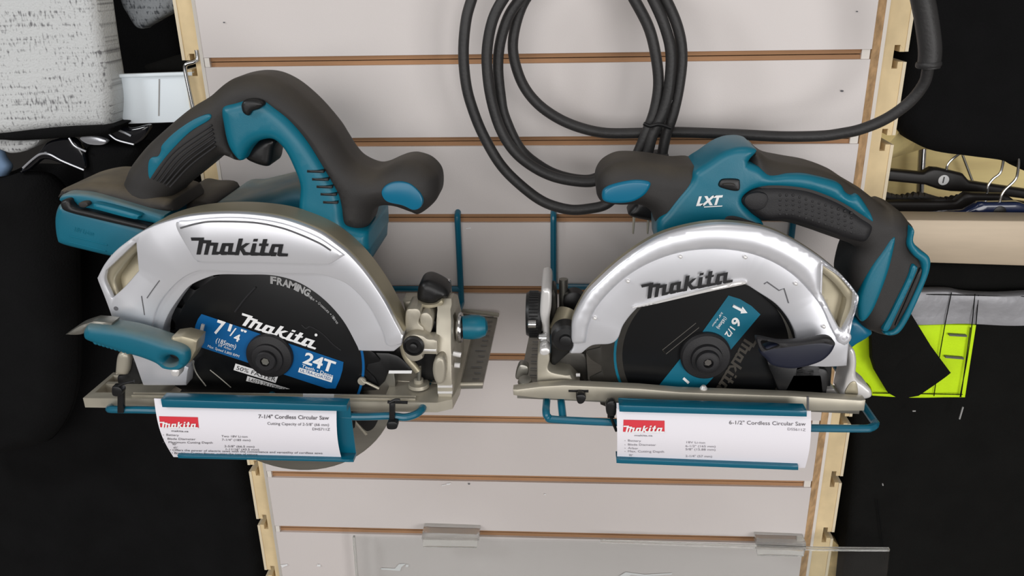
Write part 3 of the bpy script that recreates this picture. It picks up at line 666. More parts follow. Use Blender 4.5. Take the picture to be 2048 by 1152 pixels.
prism('base_slot', [(1137,780),(1177,780),(1177,785),(1137,784)], -.1996, -.198, BLK, B, smooth=False, r=.0003)
mb = MB().add(prism_vf([(1614,794),(1618,794),(1618,820),(1614,820)], -.1996, -.198, r=.0002, smooth=False)); mb.build('base_seam', LINE, B)
for x, y, x2_, y2 in ((1092,749,1135,749),(1152,750,1160,750),(1100,763,1112,763)): tube('casting_rib', [Q(x,y,-.18), Q(x2_,y2,-.18)], .0016, SILR, B, smooth=False, seg=10)
prism('clamp_nut', [(1032,745),(1040,728),(1056,732),(1056,748),(1045,758),(1032,757)], -.175, -.165, STL, B, r=.002)
lathe('base_screw', Q(1050,764,-.185), (0,-.3,1), [(.006,0),(.005,.003),(.003,.0035)], STL, B, seg=20)
# front quadrant, knob, cylinder
prism('quadrant_foot', [(1074,770,'c'),(1075,710),(1084,695),(1096,698),(1100,716),(1099,740),(1140,750,'c'),(1160,770,'c')], -.186, -.150, MAG, B, r=.002)
prism('bevel_quadrant', [(1083,583),(1088,576),(1098,576),(1103,584),(1103,610),(1099,640),(1100,680),(1099,700),(1084,700),(1086,660),(1080,625)], -.172, -.12, SILR, B, r=.003)
prism('quadrant_boss', [(1079,702),(1082,696),(1094,694),(1100,699),(1099,706),(1090,710),(1081,708)], -.190, -.175, SILR, B, r=.002)
kn = lathe('bevel_knob', Q(1083,628,-.150), (-1,0,0), [(.0185,0),(.019,.002),(.019,.010),(.0175,.0125),(.008,.013)], BLK, B)
mb = MB(); kc = Q(1083,628,-.150)
for k in range(40):
    a = k/40*2*math.pi; p = kc+Vector((0, .019*math.cos(a), .019*math.sin(a))); mb.add(tube_vf([p+Vector((-.0025,0,0)), p+Vector((-.0098,0,0))], .0007, smooth=False, seg=6))
mb.build('knob_knurl', BLK, kn)
for x, y in ((1057,648),(1078,675)): lathe('knob_pin', Q(x,y,-.175), (-1,0,0), [(.0035,-.006),(.0035,0),(.002,.001)], CHR, B, seg=14)
tube('depth_rod', [Q(1127,558,-.13), Q(1127,628,-.13)], .0038, STL, B, smooth=False, seg=14)
prism('arm_plate', [(1102,590),(1112,586),(1114,640),(1106,672),(1102,670)], -.150, -.125, BLADEG, B, r=.002)
tube('pivot_barrel', [Q(1119,668,-.165), Q(1136,626,-.150)], .0098, OLV, B, smooth=False, seg=24)
tube('barrel_cap', [Q(1117,660,-.178), Q(1138,654,-.176)], .004, SILR, B, smooth=False, seg=14)
lathe('pivot_bolt', Q(1131,674,-.186), (0,-1,0), [(.0115,-.01),(.0115,.003),(.0095,.005),(.005,.0055),(.0045,.0085),(.0025,.009)], BLK, B)
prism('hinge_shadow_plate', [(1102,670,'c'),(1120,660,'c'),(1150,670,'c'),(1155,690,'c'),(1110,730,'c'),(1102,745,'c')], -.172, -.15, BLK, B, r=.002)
prism('hinge_block', [(1144,700,'c'),(1172,706,'c'),(1176,765,'c'),(1140,765,'c'),(1112,740,'c'),(1116,712,'c')], -.165, -.14, BLADEG, B, r=.002)
lathe('side_bolt', Q(1148,603,-.14), (0,-1,0), [(.009,-.01),(.009,.002),(.007,.003)], BLK, B)
# rear block
prism('depth_post', [(1697,692,'c'),(1708,700),(1712,720),(1712,752),(1730,768),(1742,780),(1738,794),(1700,800,'c'),(1682,790,'c'),(1690,755),(1697,730)], -.186, -.160, SILR, B, r=.003)
prism('post_recess', [(1690,784),(1700,766),(1712,764),(1716,786),(1708,792),(1694,792)], -.1868, -.185, OLV, B, r=.0006)
prism('post_foot', [(1634,793,'c'),(1644,778,'c'),(1668,778,'c'),(1680,793,'c')], -.178, -.160, SILR, B, r=.001)
lathe('base_pin', Q(1407,778,-.192), (0,0,1), [(.003,-.004),(.003,.001),(.0015,.003)], SILR, B, seg=14)
# body -----------------------------------------------------------------
HF2, HB2 = -.152, -.092
hand = [(1495,324),(1505,300),(1517,302),(1539,317),(1580,326),(1629,335),(1674,352),(1704,371),(1741,393),(1766,413),(1780,413),(1800,423),(1815,442),(1823,453),(1820,478),(1824,490),(1836,502),(1856,516),(1854,539),(1838,580),(1815,628),(1797,658),(1782,667),(1767,667),(1744,660),(1720,646),(1700,600),(1690,560),(1697,520),(1706,494),(1700,487),(1681,479),(1644,466),(1607,453),(1569,442),(1532,440),(1500,436),(1480,400)]
prism('handle', hand, HF2, HB2, RUB, B, r=.016, step=.0035, angle=60)
knob = [(1192,373),(1195,354),(1208,336),(1232,323),(1257,320),(1301,323),(1348,331),(1395,336),(1400,400),(1350,440),(1314,445),(1300,420),(1278,408),(1239,408),(1207,404),(1195,392)]
prism('front_knob', knob, HF2, HB2, RUB, B, r=.014, step=.0035, angle=60)
body = [(1314,444),(1332,420),(1351,395),(1379,361),(1389,340),(1414,323),(1442,304),(1464,295),(1482,292),(1500,293),(1513,300),(1500,316),(1495,324,'c'),(1517,333),(1539,348),(1577,346),(1614,348),(1663,360),(1681,369),(1689,382),(1700,389),(1715,389),(1730,408),(1745,434),(1746,447,'c'),(1719,430),(1681,406),(1636,386),(1599,376),(1551,372),(1513,375),(1492,386),(1484,401),(1498,420),(1526,447),(1526,490,'c'),(1314,490,'c')]
prism('motor_housing', body, HF2-.0022, HB2-.008, TEAL, B, r=.006, step=.004, angle=60)
prism('motor_hump', [(1340,430),(1379,365),(1400,336),(1442,306),(1482,295),(1508,300),(1516,312),(1500,440),(1420,470)], HB2-.03, HB2+.03, TEALD, B, r=.012, step=.004, angle=60)
prism('soft_grip', [(1479,401),(1487,386),(1513,373),(1551,370),(1599,374),(1636,384),(1681,404),(1719,430),(1744,450),(1730,480),(1700,478),(1644,460),(1607,447),(1569,438),(1532,440),(1510,432),(1495,419)], HF2-.003, HF2+.02, RUBK, B, r=.007, step=.004, angle=60)
mb = MB()
for i in range(5):
    for j in range(12):
        x = 1560+j*13; y = 392+i*9+max(0, (j-2))*4.0-(3-i)*.5
        mb.add(lathe_vf(Q(x, y, HF2-.0028), (0,-1,0), [(.0013,-.001),(.0011,.0003),(.0005,.0006)], 8))
mb.build('grip_dimple', RUBK, B)
prism('grip_pad', [(1487,400),(1495,388),(1515,383),(1533,388),(1536,402),(1525,418),(1505,420),(1492,412)], HF2-.0042, HF2, RUBK, B, r=.002)
prism('knob_inlay', [(1204,395),(1207,379),(1226,367),(1264,359),(1295,361),(1301,370),(1289,389),(1264,403),(1232,406),(1211,403)], HF2-.002, HF2+.01, TEALB, B, r=.003, flatback=True)
prism('lock_button', [(1437,372),(1440,361),(1450,357),(1476,358),(1480,366),(1479,379),(1470,382),(1450,378)], HF2-.0045, HF2+.002, BLK, B, r=.002)
prism('button_tab', [(1446,367),(1462,366),(1470,369),(1468,373),(1450,371)], HF2-.006, HF2-.003, RUB, B, r=.001)
prism('trigger', [(1445,432),(1458,425),(1480,428),(1510,440),(1524,450),(1520,470),(1470,470),(1440,455)], HF2-.0030, HF2+.03, RUBK, B, r=.004)
prism('rear_panel', [(1789,471),(1787,494),(1774,546),(1748,613),(1728,640),(1716,634),(1716,590),(1737,539),(1765,497),(1778,478)], HF2-.002, HF2+.02, TEAL, B, r=.004)
prism('battery_mount_rim', [(1823,455),(1828,462),(1826,482),(1838,498),(1858,514),(1858,540),(1842,582),(1820,630),(1800,662),(1782,670),(1768,668),(1768,662),(1784,660),(1800,640),(1824,590),(1840,552),(1842,526),(1826,510),(1814,490),(1816,470)], HF2-.002, HB2-.004, TEAL, B, r=.003)
prism('mount_rail', [(1823,531),(1832,532),(1831,546),(1790,634),(1776,660),(1764,657),(1780,625),(1812,560)], HF2-.0025, HF2+.01, TEAL, B, r=.002)
prism('mount_slot', [(1838,540),(1842,552),(1818,608),(1796,645),(1790,648),(1806,612)], HF2-.0012, HF2+.01, BLK, B, r=.001)
mb = MB().add(letter('LXT', (1392,411), (1447,408), 17, on(HF2-.0028), .35, .05)); mb.add(decal([(1408,413),(1445,411),(1444,413),(1408,415)], on(HF2-.0028)))
mb.build('series_lettering', WHT, B, smooth=False)
prism('motor_end', [(1690,640),(1716,634),(1742,660),(1735,672),(1712,686),(1694,698),(1680,690)], -.135, -.06, TEALB, B, r=.006)
prism('motor_body', [(1330,500,'c'),(1340,460),(1400,430),(1520,455),(1560,500,'c'),(1600,600,'c'),(1340,600,'c')], -.125, -.035, TEAL, B, r=.008)

# ================================================================== wire brackets with sign channels
WR = .0031
K1 = thing('display_bracket', 'teal wire bracket with card channel under the saw with the tall loop handle', 'display bracket', (-.2, 0, -.27), 'teal wire saw brackets')
K2 = thing('display_bracket', 'teal wire bracket with card channel under the saw with the low handle', 'display bracket', (.15, 0, -.27), 'teal wire saw brackets')
def wire(mb, P, n=6): mb.add(tube_vf(P, WR, n=n, seg=10))
mb = MB()
for (xa_, ya), (xb_, yb) in (((915,436),(923,606)), ((560,436),(545,606))):
    t = Q(xa_, ya, -.004); b = Q(xb_, yb, -.004)
    mb.add(tube_vf([t+Vector((0,.011,.006)), t+Vector((0,.004,.004)), t, t.lerp(b,.2), t.lerp(b,.5), b], WR, seg=10, n=6))
e0, e1 = Q(218,818,-.208), Q(838,826,-.206)
wb1, wb0 = Q(923,606,-.004), Q(545,606,-.004)
mb.add(tube_vf([Q(545,577,-.004), Q(924,578,-.004)], WR, smooth=False, seg=10))
zf = e0.z
mb.add(tube_vf([wb1, wb1.lerp(e1,.5), Vector((e1.x+.002,-.185,e1.z)), Vector((e1.x,-.202,e1.z-.001)), Vector((e1.x-.010,-.2085,e1.z-.0025)), Q(779,832,-.209), Q(700,833,-.209), Q(500,826,-.209), Q(300,820,-.209), Q(232,819,-.209), Q(219,818,-.206), Q(222,815,-.196)], WR, seg=10))
mb.add(tube_vf([wb0, wb0.lerp(Q(545,826,-.206),.5), Q(545,827,-.206)], WR, seg=10))
mb.build('wire_frame', BRK, K1)
mb = MB()
for (xa_, ya), (xb_, yb) in (((1107,436),(1107,580)), ((1587,436),(1570,585))):
    t = Q(xa_, ya, -.004); b = Q(xb_, yb, -.004)
    mb.add(tube_vf([t+Vector((0,.011,.006)), t+Vector((0,.004,.004)), t, t.lerp(b,.2), t.lerp(b,.5), b], WR, seg=10, n=6))
mb.add(tube_vf([Q(1100,573,-.004), Q(1575,577,-.004)], WR, smooth=False, seg=10))
w1, w2 = Q(1107,580,-.004), Q(1570,585,-.004)
f1 = Q(1092,822,-.206)
mb.add(tube_vf([w1, w1.lerp(f1,.5), w1.lerp(f1,.9), f1, Q(1096,834,-.209), Q(1112,839,-.209), Q(1235,845,-.209), Q(1440,852,-.209), Q(1620,856,-.209), Q(1722,857,-.209), Q(1742,855,-.207), Q(1750,847,-.200), Q(1738,828,-.185), w2.lerp(Q(1738,828,-.185),.5), w2], WR, seg=10))
mb.add(tube_vf([Q(1120,760,-.15), Q(1122,800,-.19), Q(1126,838,-.207)], WR, seg=10))
mb.build('wire_frame', BRK, K2)
def channel(K, TL, TR, BR, BL, dep, flange_top, lipt, lipb):
    """sign channel: back plate, top flange with lip, bottom lip; px corners on the plane of the lips (Yl)"""
    Yl = -.222; Yp = -.212
    pl = prism('channel_back', [TL, TR, BR, BL], Yp, Yp+.0016, BRK, K, smooth=False, r=.0003, Yt=Yl)
    prism('channel_top', flange_top, Yl, Yp+.0016, BRK, K, smooth=False, r=.0006, Yt=Yl)
    prism('channel_lip', lipb, Yl, Yp+.0016, BRK, K, smooth=False, r=.0006, Yt=Yl)
channel(K1, (320,800), (692,812), (706,921), (352,912), 0, [(321,799),(693,811),(694,823),(324,815)], 0, [(354,911),(706,920),(707,925),(356,917)])
channel(K2, (1239,810), (1615,826), (1596,940), (1236,925), 0, [(1238,811),(1614,822),(1614,834),(1239,824)], 0, [(1233,918),(1597,932),(1597,941),(1233,927)])

# info cards: bowed paper in the channels
def card(name, label, corners, bow, side):
    TLc, TRc, BRc, BLc = [np.array(c, float) for c in corners]
    o = thing(name, label, 'info card', Q(*BLc, -.215), 'printed saw info cards')
    def place(u, v, off=0):          # u 0..1 across, v 0..1 down
        p = (TLc*(1-u)+TRc*u)*(1-v)+(BLc*(1-u)+BRc*u)*v
        Y = -.2165-bow*math.sin(math.pi*min(1, max(0, v)))-off
        # keep the paper's flat outline, push the middle forward
        q = Q(p[0], p[1], -.2165)
        return Vector((q.x, Y, q.z))
    n, mm = 4, 16; vs = []; fs = []
    for t in (0, .0003):
        for j in range(mm+1):
            for i in range(n+1): vs.append(place(i/n, j/mm, -t))
    N = (n+1)*(mm+1)
    for j in range(mm):
        for i in range(n):
            a = j*(n+1)+i; fs.append((a, a+n+1, a+n+2, a+1)); fs.append((N+a, N+a+1, N+a+n+2, N+a+n+1))
    link('paper', vs, fs, PAPER, o)
    # inverse: px on the visible sheet -> card surface
    def onp(x, y, off=.0004):
        v = .5; u = .5
        for _ in range(12):
            q = place(u, v); d = q-CAM; z = d.dot(fw); X = 1024+F*d.dot(RT)/z; Y = 576-F*d.dot(UP)/z
            u += (x-X)/np.linalg.norm(TRc-TLc); v += (y-Y)/np.linalg.norm(BLc-TLc)
        return place(u, v, off)
    return o, onp
c1, on_c1 = card('info_card', 'white printed info card with red logo, under the left saw', [(308,797),(673,812),(684,921),(347,914)], .006, 1)
MB().add(decal([(318.5,832),(357,833),(396,834),(398,855),(360,854.5),(321,854)], on_c1)).build('logo_block', RED, c1, smooth=False)
logo((319.3,842.7),(397,853.2),(325,855.4), lambda x, y: on_c1(x, y, .0008)).build('logo_lettering', WHT, c1, smooth=False)
mb = MB()
def tx(s, p0, p1, cap, f, b=0): mb.add(letter(s, p0, p1, cap, f, 0, b))
tx('7-1/4" Cordless Circular Saw', (517,836), (658,839), 7.5, on_c1, .012); mb.build('heading_lettering', INKG, c1, smooth=False)
mb = MB()
tx('Cutting Capacity of 2-5/8" (66 mm)', (535,849), (658,852), 5.5, on_c1); tx('DHS711Z', (625,860), (660,861), 5, on_c1)
tx('makita.ca', (343,863), (377,864), 3.5, on_c1, .01)
for s, y, w in (('Battery', 871, 25), ('Blade Diameter', 879, 56), ('Maximum Cutting Depth', 886, 88)): tx('•', (326,y), (328,y), 3, on_c1); tx(s, (333+(y-871)*.3,y), (333+(y-871)*.3+w,y+1), 4, on_c1)
tx('90°', (345,890), (354,890), 3.5, on_c1); tx('45°', (347,896.5), (356,896.5), 3.5, on_c1)
for s, x, y, w in (('Two 18V Li-ion', 443, 874, 52), ('7-1/4" (185 mm)', 444, 881, 57), ('2-5/8" (66.5 mm)', 449, 894, 60), ('1-11/16" (43.5 mm)', 452, 900, 66)): tx(s, (x,y), (x+w,y+1), 4, on_c1)
tx('• Offers the power of electric saws with the convenience and versatility of cordless saws', (340,901.5), (645,908), 4, on_c1)
tx('• Brushless Cutting Power, cutting the tree of nature', (344,907.5), (515,910.5), 4, on_c1)
mb.build('body_lettering', INKG, c1, smooth=False)
c2, on_c2 = card('info_card', 'white printed info card with red logo, under the right saw', [(1233,806),(1622,822),(1610,936),(1234,921)], .006, -1)
MB().add(decal([(1247,839),(1288,840),(1329,841),(1329,863),(1288,864),(1246,863)], on_c2)).build('logo_block', RED, c2, smooth=False)
logo((1246.6,850.3),(1328,861.5),(1250.5,864), lambda x, y: on_c2(x, y, .0008)).build('logo_lettering', WHT, c2, smooth=False)
mb = MB(); tx('6-1/2" Cordless Circular Saw', (1458,848), (1611,851), 7.5, on_c2); mb.build('heading_lettering', INKG, c2, smooth=False)
mb = MB()
tx('DSS611Z', (1575,860), (1611,862), 5, on_c2); tx('makita.ca', (1269,872), (1305,872.5), 3.5, on_c2, .01)
for s, y, w in (('Battery', 882.5, 26), ('Blade Diameter', 890.5, 56), ('Arbor', 897.5, 20), ('Max. Cutting Depth', 904, 72)): tx('•', (1249,y), (1251,y), 3, on_c2); tx(s, (1256,y), (1256+w,y+1), 4, on_c2)
tx('90°', (1258,912), (1266,912), 4, on_c2)
for s, x, y, w in (('18V Li-ion', 1373, 886, 37), ('6-1/2" (165 mm)', 1371, 893.5, 60), ('5/8" (15.88 mm)', 1371, 900, 60), ('2-1/4" (57 mm)', 1371, 913.5, 53)): tx(s, (x,y), (x+w,y+1), 4, on_c2)
mb.build('body_lettering', INKL, c2, smooth=False)

# zip ties
def ztie(label, x, y0, y1, Y, w=7, head=None, tail=None):
    o = thing('zip_tie', label, 'zip tie', Q(x, y1, Y), 'black zip ties holding the saws')
    prism('strap', [(x-w/2,y0),(x+w/2,y0),(x+w/2,y1),(x-w/2,y1)], Y, Y+.004, BLK, o, smooth=False, r=.0006)
    if head: prism('head', head, Y-.004, Y+.003, BLK, o, r=.0012)
    if tail: tube('tail', [Q(a, b, Y-.002) for a, b in tail], .0012, BLK, o, seg=8)
ztie('black zip tie tying the left saw base to its bracket at the rear end', 241, 776, 826, -.214, 12, [(224,776),(228,772),(240,774),(246,782),(240,792),(226,790)], [(230,778),(245,768),(268,762)])
ztie('black zip tie with square lock under the right end of the left saw base', 784, 806, 845, -.214, 11, [(776,844),(794,844),(793,857),(775,857)], [(778,806),(790,800),(800,800)])
ztie('short black zip tie stub on the front edge of the right saw base', 1160, 784, 796, -.204, 8, [(1152,793),(1156,789),(1168,789),(1172,796),(1166,806),(1156,806)])
ztie('black zip tie end beside the left edge of the right info card', 1222, 800, 836, -.211, 14, [(1213,806),(1230,803),(1231,830),(1214,828)], [(1222,834),(1228,850),(1233,862)])

# ================================================================== coiled power cord
PC = thing('power_cord', 'thick black rubber power cord coiled on the white slatwall above the saws', 'power cord', Q(1180, 420, -.05))
CR = .0047
def cy(P, Y): return [Q(x, y, Y if not isinstance(Y, (list, tuple)) else float(np.interp(i/(len(P)-1), np.linspace(0,1,len(Y)), Y))) for i, (x, y) in enumerate(P)]
mb = MB()
mb.add(tube_vf(cy([(1185,-118),(1080,-120),(1000,-80),(958,-40),(943,0),(932,42),(927,104),(932,167),(945,217),(967,271),(1001,329),(1042,371),(1088,404),(1138,419),(1180,417),(1213,408),(1242,380),(1255,350),(1271,317),(1292,267),(1309,221),(1317,167),(1311,108),(1297,54),(1267,-4),(1235,-60),(1180,-110)], [-.05,-.06,-.05]), CR))
mb.add(tube_vf(cy([(1185,-118),(1110,-100),(1050,-60),(1012,-10),(988,33),(976,83),(974,133),(982,196),(1001,258),(1030,304),(1072,337),(1117,356),(1172,364),(1200,358),(1240,340),(1288,317),(1305,271),(1326,225),(1338,175),(1342,108),(1330,54),(1305,-4),(1270,-70),(1190,-120)], [-.058,-.062,-.056]), CR))
mb.add(tube_vf(cy([(1185,-118),(1130,-90),(1080,-50),(1042,-4),(1017,33),(1001,83),(996,133),(1001,190),(1010,235),(1040,297),(1080,332),(1122,352),(1172,360),(1205,350),(1250,325)], [-.05,-.05,-.048,-.046]), CR))
mb.add(tube_vf(cy([(1185,-118),(1140,-80),(1090,-45),(1055,-8),(1036,33),(1026,83),(1030,125),(1047,171),(1076,208),(1117,237),(1163,256),(1213,266),(1280,266),(1342,264),(1459,268),(1560,273),(1640,272),(1682,267),(1723,258),(1773,237),(1819,204),(1848,167),(1857,133)], [-.045,-.04,-.04,-.045,-.06,-.08]), CR))
mb.add(tube_vf(cy([(1190,-120),(1290,-70),(1330,-4),(1355,54),(1364,108),(1359,167),(1347,225),(1332,271),(1323,317),(1318,350)], -.054), CR))
mb.build('cord', CORD, PC)
tube('cord_sleeve', cy([(1857,136),(1860,110),(1859,83),(1852,33),(1844,-8),(1836,-50),(1822,-130)], -.08), .0088, CORD, PC)
lathe('sleeve_ring', Q(1857,131,-.08), (Q(1859,100,-.08)-Q(1857,131,-.08)), [(.0092,-.001),(.0098,0),(.0098,.0015),(.0092,.003)], CORD, PC, seg=24)
mb = MB().add(tube_vf(cy([(1287,247),(1300,252),(1318,249),(1342,256)], -.068), .0016, seg=8)); mb.add(tube_vf(cy([(1330,245),(1335,220),(1345,200)], -.06), .001, seg=6)); mb.build('cable_tie', BLK, PC)
plug = prism('plug', [(1256,424),(1268,408),(1272,398),(1320,396),(1322,430),(1312,441),(1285,438),(1262,432)], -.062, -.034, BLK, PC, r=.006)
prism('strain_relief', [(1306,308),(1336,308),(1334,330),(1326,400),(1290,400),(1302,340)], -.06, -.04, CORD, PC, r=.004)
for x in (1268, 1297):
    prism('prong', [(x-2,434),(x+3,434),(x,468),(x-3,468)], -.052, -.046, MAG, plug, smooth=False, r=.0003)

# ================================================================== left side: clothes, card, hangers
def fold(amp, f, ph=0, f2=0):
    return lambda a, b: amp*math.sin(a*f+ph+1.5*math.sin(b*5+ph))+amp*.5*math.sin(b*f2+a*13+ph)
g = thing('knit_jumper', 'white flecked knit garment hanging at the top left with black hem', 'garment', Q(100, 270, .0))
prism('sleeve', [(-90,-90,'c'),(190,-90,'c'),(200,0),(212,90),(222,150),(229,200),(226,253,'c'),(120,256),(60,262),(0,269),(-90,276,'c')], -.01, .035, KNIT, g, r=.012, step=.008, disp=fold(.002, 40, 0, 20))
prism('hem', [(-90,270,'c'),(0,266),(60,260),(130,254),(226,250),(228,258),(216,269),(120,276),(40,281),(0,279),(-90,280,'c')], -.014, .03, FAB2, g, r=.006)
prism('lower_layer', [(-60,274,'c'),(85,278,'c'),(64,297),(28,306),(0,298),(-60,285,'c')], .0, .03, KNIT, g, r=.006)
tag(prism('knit_sleeve', [(238,-80,'c'),(246,0),(262,32),(275,52),(288,57),(300,50),(362,14,'c'),(362,-80,'c')], .06, .09, KNITG, r=.008, step=.006, disp=fold(.003, 60, 1, 30)),
    'grey mottled knit sleeve end hanging at the top edge beside the slatwall', 'garment')
tag(prism('shirt', [(-90,285,'c'),(-10,292),(12,318),(22,336),(8,360),(-10,385),(-90,400,'c')], .042, .056, LBL, r=.006), 'light blue cloth edge at the far left behind the hangers', 'garment')
cs = thing('price_card', 'blank white card hung on a wire hook beside the slatwall edge', 'sign card', Q(310, 245, .02))
prism('card', [(228,152),(382,146),(388,243),(248,248)], .02, .024, WPL, cs, smooth=False, r=.0008)
prism('card_lip', [(226,149),(384,144),(384,151),(228,156)], .017, .024, WPL, cs, smooth=False, r=.0008)
prism('card_seam', [(317,158),(320,158),(319,232),(316,232)], .0195, .021, GRYP, cs, smooth=False, r=.0002)
tag(tube('wire_hook', [Q(393,100,.012), Q(395,118,.012), Q(388,124,.01), Q(374,128,.008), Q(370,136,.008), Q(374,160,.008), Q(386,214,.008), Q(392,240,.008)], .0019, CHR), 'bent chrome wire hook holding the blank white card', 'hook')
# black garments
tag(prism('jacket', [(-150,330,'c'),(0,345),(60,330),(130,330),(240,300),(330,320),(430,420),(450,700),(520,940),(545,1040),(560,1200,'c'),(560,1320,'c'),(-150,1320,'c')], .058, .12, FAB, r=.03, step=.012, disp=fold(.008, 22, .4, 6)),
    'large black jacket filling the lower left behind the left saw', 'garment')
tag(prism('jacket_sleeve', [(-120,360,'c'),(10,350),(60,338),(110,352),(150,420),(165,560),(160,760),(120,860),(60,890),(-120,910,'c')], -.015, .04, FAB, r=.03, step=.01, disp=fold(.004, 30, 1, 14)),
    'black sleeve hanging at the far left edge in front of the jacket', 'garment')
tag(prism('black_coat', [(180,-120,'c'),(370,-120,'c'),(388,100),(420,330),(450,500),(560,1000),(580,1300,'c'),(350,1300,'c'),(250,420),(170,300)], .16, .21, FAB2, r=.02, step=.014, disp=fold(.006, 30, 2, 8)),
    'black coat hanging behind the blank white card', 'garment')
tag(prism('folded_cloth', [(290,130,'c'),(370,106),(388,112),(388,146,'c'),(296,150,'c')], .05, .09, FAB3, r=.006, step=.006, disp=fold(.002, 60, 1, 30)), 'dark folded cloth edge just above the blank white card', 'garment')
tag(prism('jacket_collar', [(170,300),(200,285),(250,290),(280,300),(270,360),(260,420),(180,420),(165,350)], -.0, .05, FAB2, r=.012, step=.008, disp=fold(.005, 70, 1, 10)), 'black bunched cloth between the hangers and the left saw handle', 'garment')
def hang(label, P, edge, Y):
    o = thing('clothes_hanger', label, 'hanger', Q(*P[0], Y), 'glossy hangers at left')
    prism('body', P, Y, Y+.010, GLB, o, r=.003)
    mb = MB()
    for e in edge: mb.add(pxline(e, Y-.001, .0011, seg=8))
    mb.build('edge', GLC, o)
hang('glossy dark plastic hanger with bright edge below the white knit hem', [(40,345),(66,318),(82,300),(100,282),(140,275),(160,290),(172,312),(172,338),(130,328),(90,318),(60,340)], [[(46,336),(66,318),(82,308),(100,309),(125,322),(168,340)], [(138,276),(150,292),(172,303)]], -.004)
hang('small glossy hanger partly seen below the blank white card', [(216,262),(235,252),(262,256),(300,250),(290,276),(268,290),(240,284),(222,276)], [[(218,268),(235,280),(268,289)], [(225,256),(246,264),(262,272)]], .006)
mb = MB(); mb.add(prism_vf([(160,276),(175,270),(200,274),(215,282),(205,290),(176,288)], -.002, .006, r=.002)); tag(mb.build('hanger_hook_plate', GLC), 'bright metallic hanger clip just right of the first glossy hanger', 'hanger')

# ================================================================== right side: clothes on a rail
tag(prism('black_shirt', [(1790,-120,'c'),(1815,0),(1800,120),(1786,235),(1800,262),(1830,286),(1872,303),(1940,312),(2010,322),(2060,345),(2200,370,'c'),(2200,-120,'c')], .03, .09, FAB2, r=.02, step=.01, disp=fold(.004, 20, .2, 10)),
    'black garment draped over the top right corner above the hangers', 'garment')
tag(box('plywood_backboard', Q(1700,300,.30).x, Q(2300,300,.30).x, .30, .315, Q(1900,520,.30).z, Q(1900,120,.30).z, PLY), 'pale yellow plywood board behind the hangers at right', 'board')
tag(link('wood_shelf', [Q(1740,240,.06), Q(1800,262,.06), Q(1880,300,.20), Q(1845,298,.24), Q(1760,314,.20), Q(1740,330,.1)]+[p+Vector((0,0,.004)) for p in (Q(1740,240,.06), Q(1800,262,.06), Q(1880,300,.20), Q(1845,298,.24), Q(1760,314,.20), Q(1740,330,.1))],
     [(0,1,2,3,4,5),(11,10,9,8,7,6)]+[(i,(i+1)%6+0,(i+1)%6+6,i+6) for i in range(6)], PLY, smooth=False), 'small triangular piece of plywood shelf beside the slatwall at upper right', 'shelf')
tag(tube('metal_post', [Q(1848,250,.27), Q(1838,420,.27)], .0048, CHR, smooth=False, seg=16), 'thin chrome post in front of the plywood at right', 'post')
tag(tube('metal_rod', [Q(1925,310,.28), Q(1944,360,.28), Q(1960,420,.28)], .0015, STL, smooth=False), 'thin slanted rod against the plywood between the hangers', 'rod')
def whang(label, P, Y, m, hook, disc, discm):
    o = thing('clothes_hanger', label, 'hanger', Q(*P[0], Y), 'dark hangers on the right rail')
    prism('body', P, Y, Y+.012, m, o, r=.003, smooth=False)
    tube('hook', [Q(x, y, Y+.005) for x, y in hook], .0013, CHR, o, seg=8)
    if disc: lathe('disc', Q(*disc[:2], Y), (0,-1,0), [(disc[2],-.001),(disc[2],.0006),(disc[2]*.8,.001)], discm, o, seg=24)
    return o
h = whang('black flat hanger with white round disc, rearmost at right', [(1740,334),(1845,345),(1862,335),(1878,336),(1925,347),(1938,362),(2100,386),(2100,404),(1945,384),(1900,382),(1876,378),(1850,369),(1740,358)], .10, WOODB, [(1893,345),(1895,330),(1905,318),(1920,306),(1930,290)], (1887,360,.0055), WHT)
mb = MB().add(pxline([(1886,366),(1889,354)], .098, .0005, seg=6)); mb.build('disc_pin', LINE, h)
whang('black hanger in the middle of the right hangers', [(1740,402),(1910,402),(1930,386),(2012,388),(2030,402),(2120,412),(2120,440),(1740,440)], .06, WOODB, [(1974,388),(1976,372),(1986,358),(2000,346),(2006,325),(2008,300)], None, None)
h = whang('glossy navy hanger nearest at right, resting behind the metal rail', [(1790,432),(1930,421),(1944,414),(1958,405),(2038,404),(2060,412),(2150,430),(2150,450),(1790,446)], .03, GLN, [(1999,430),(2000,402),(2008,382),(2030,360),(2036,340),(2038,310)], (1999,424,.006), BLK)
mb = MB()
for i in range(14):
    x = 1768+i*11; mb.add(tube_vf([Q(x, 390+4*math.sin(i*.8)+i*.7, .085), Q(x+14, 396+3*math.sin(i*.8)+i*.5, .085)], .0042, smooth=False, seg=10))
tag(mb.build('padded_strap', RUB), 'dark padded strap lying behind the hangers above the right rail', 'strap')
tag(prism('metal_rail', [(1800,438),(2200,442),(2200,536),(1800,523)], -.005, .025, ALU, smooth=False, r=.002), 'wide brushed metal rail at right behind the right saw handle', 'rail')
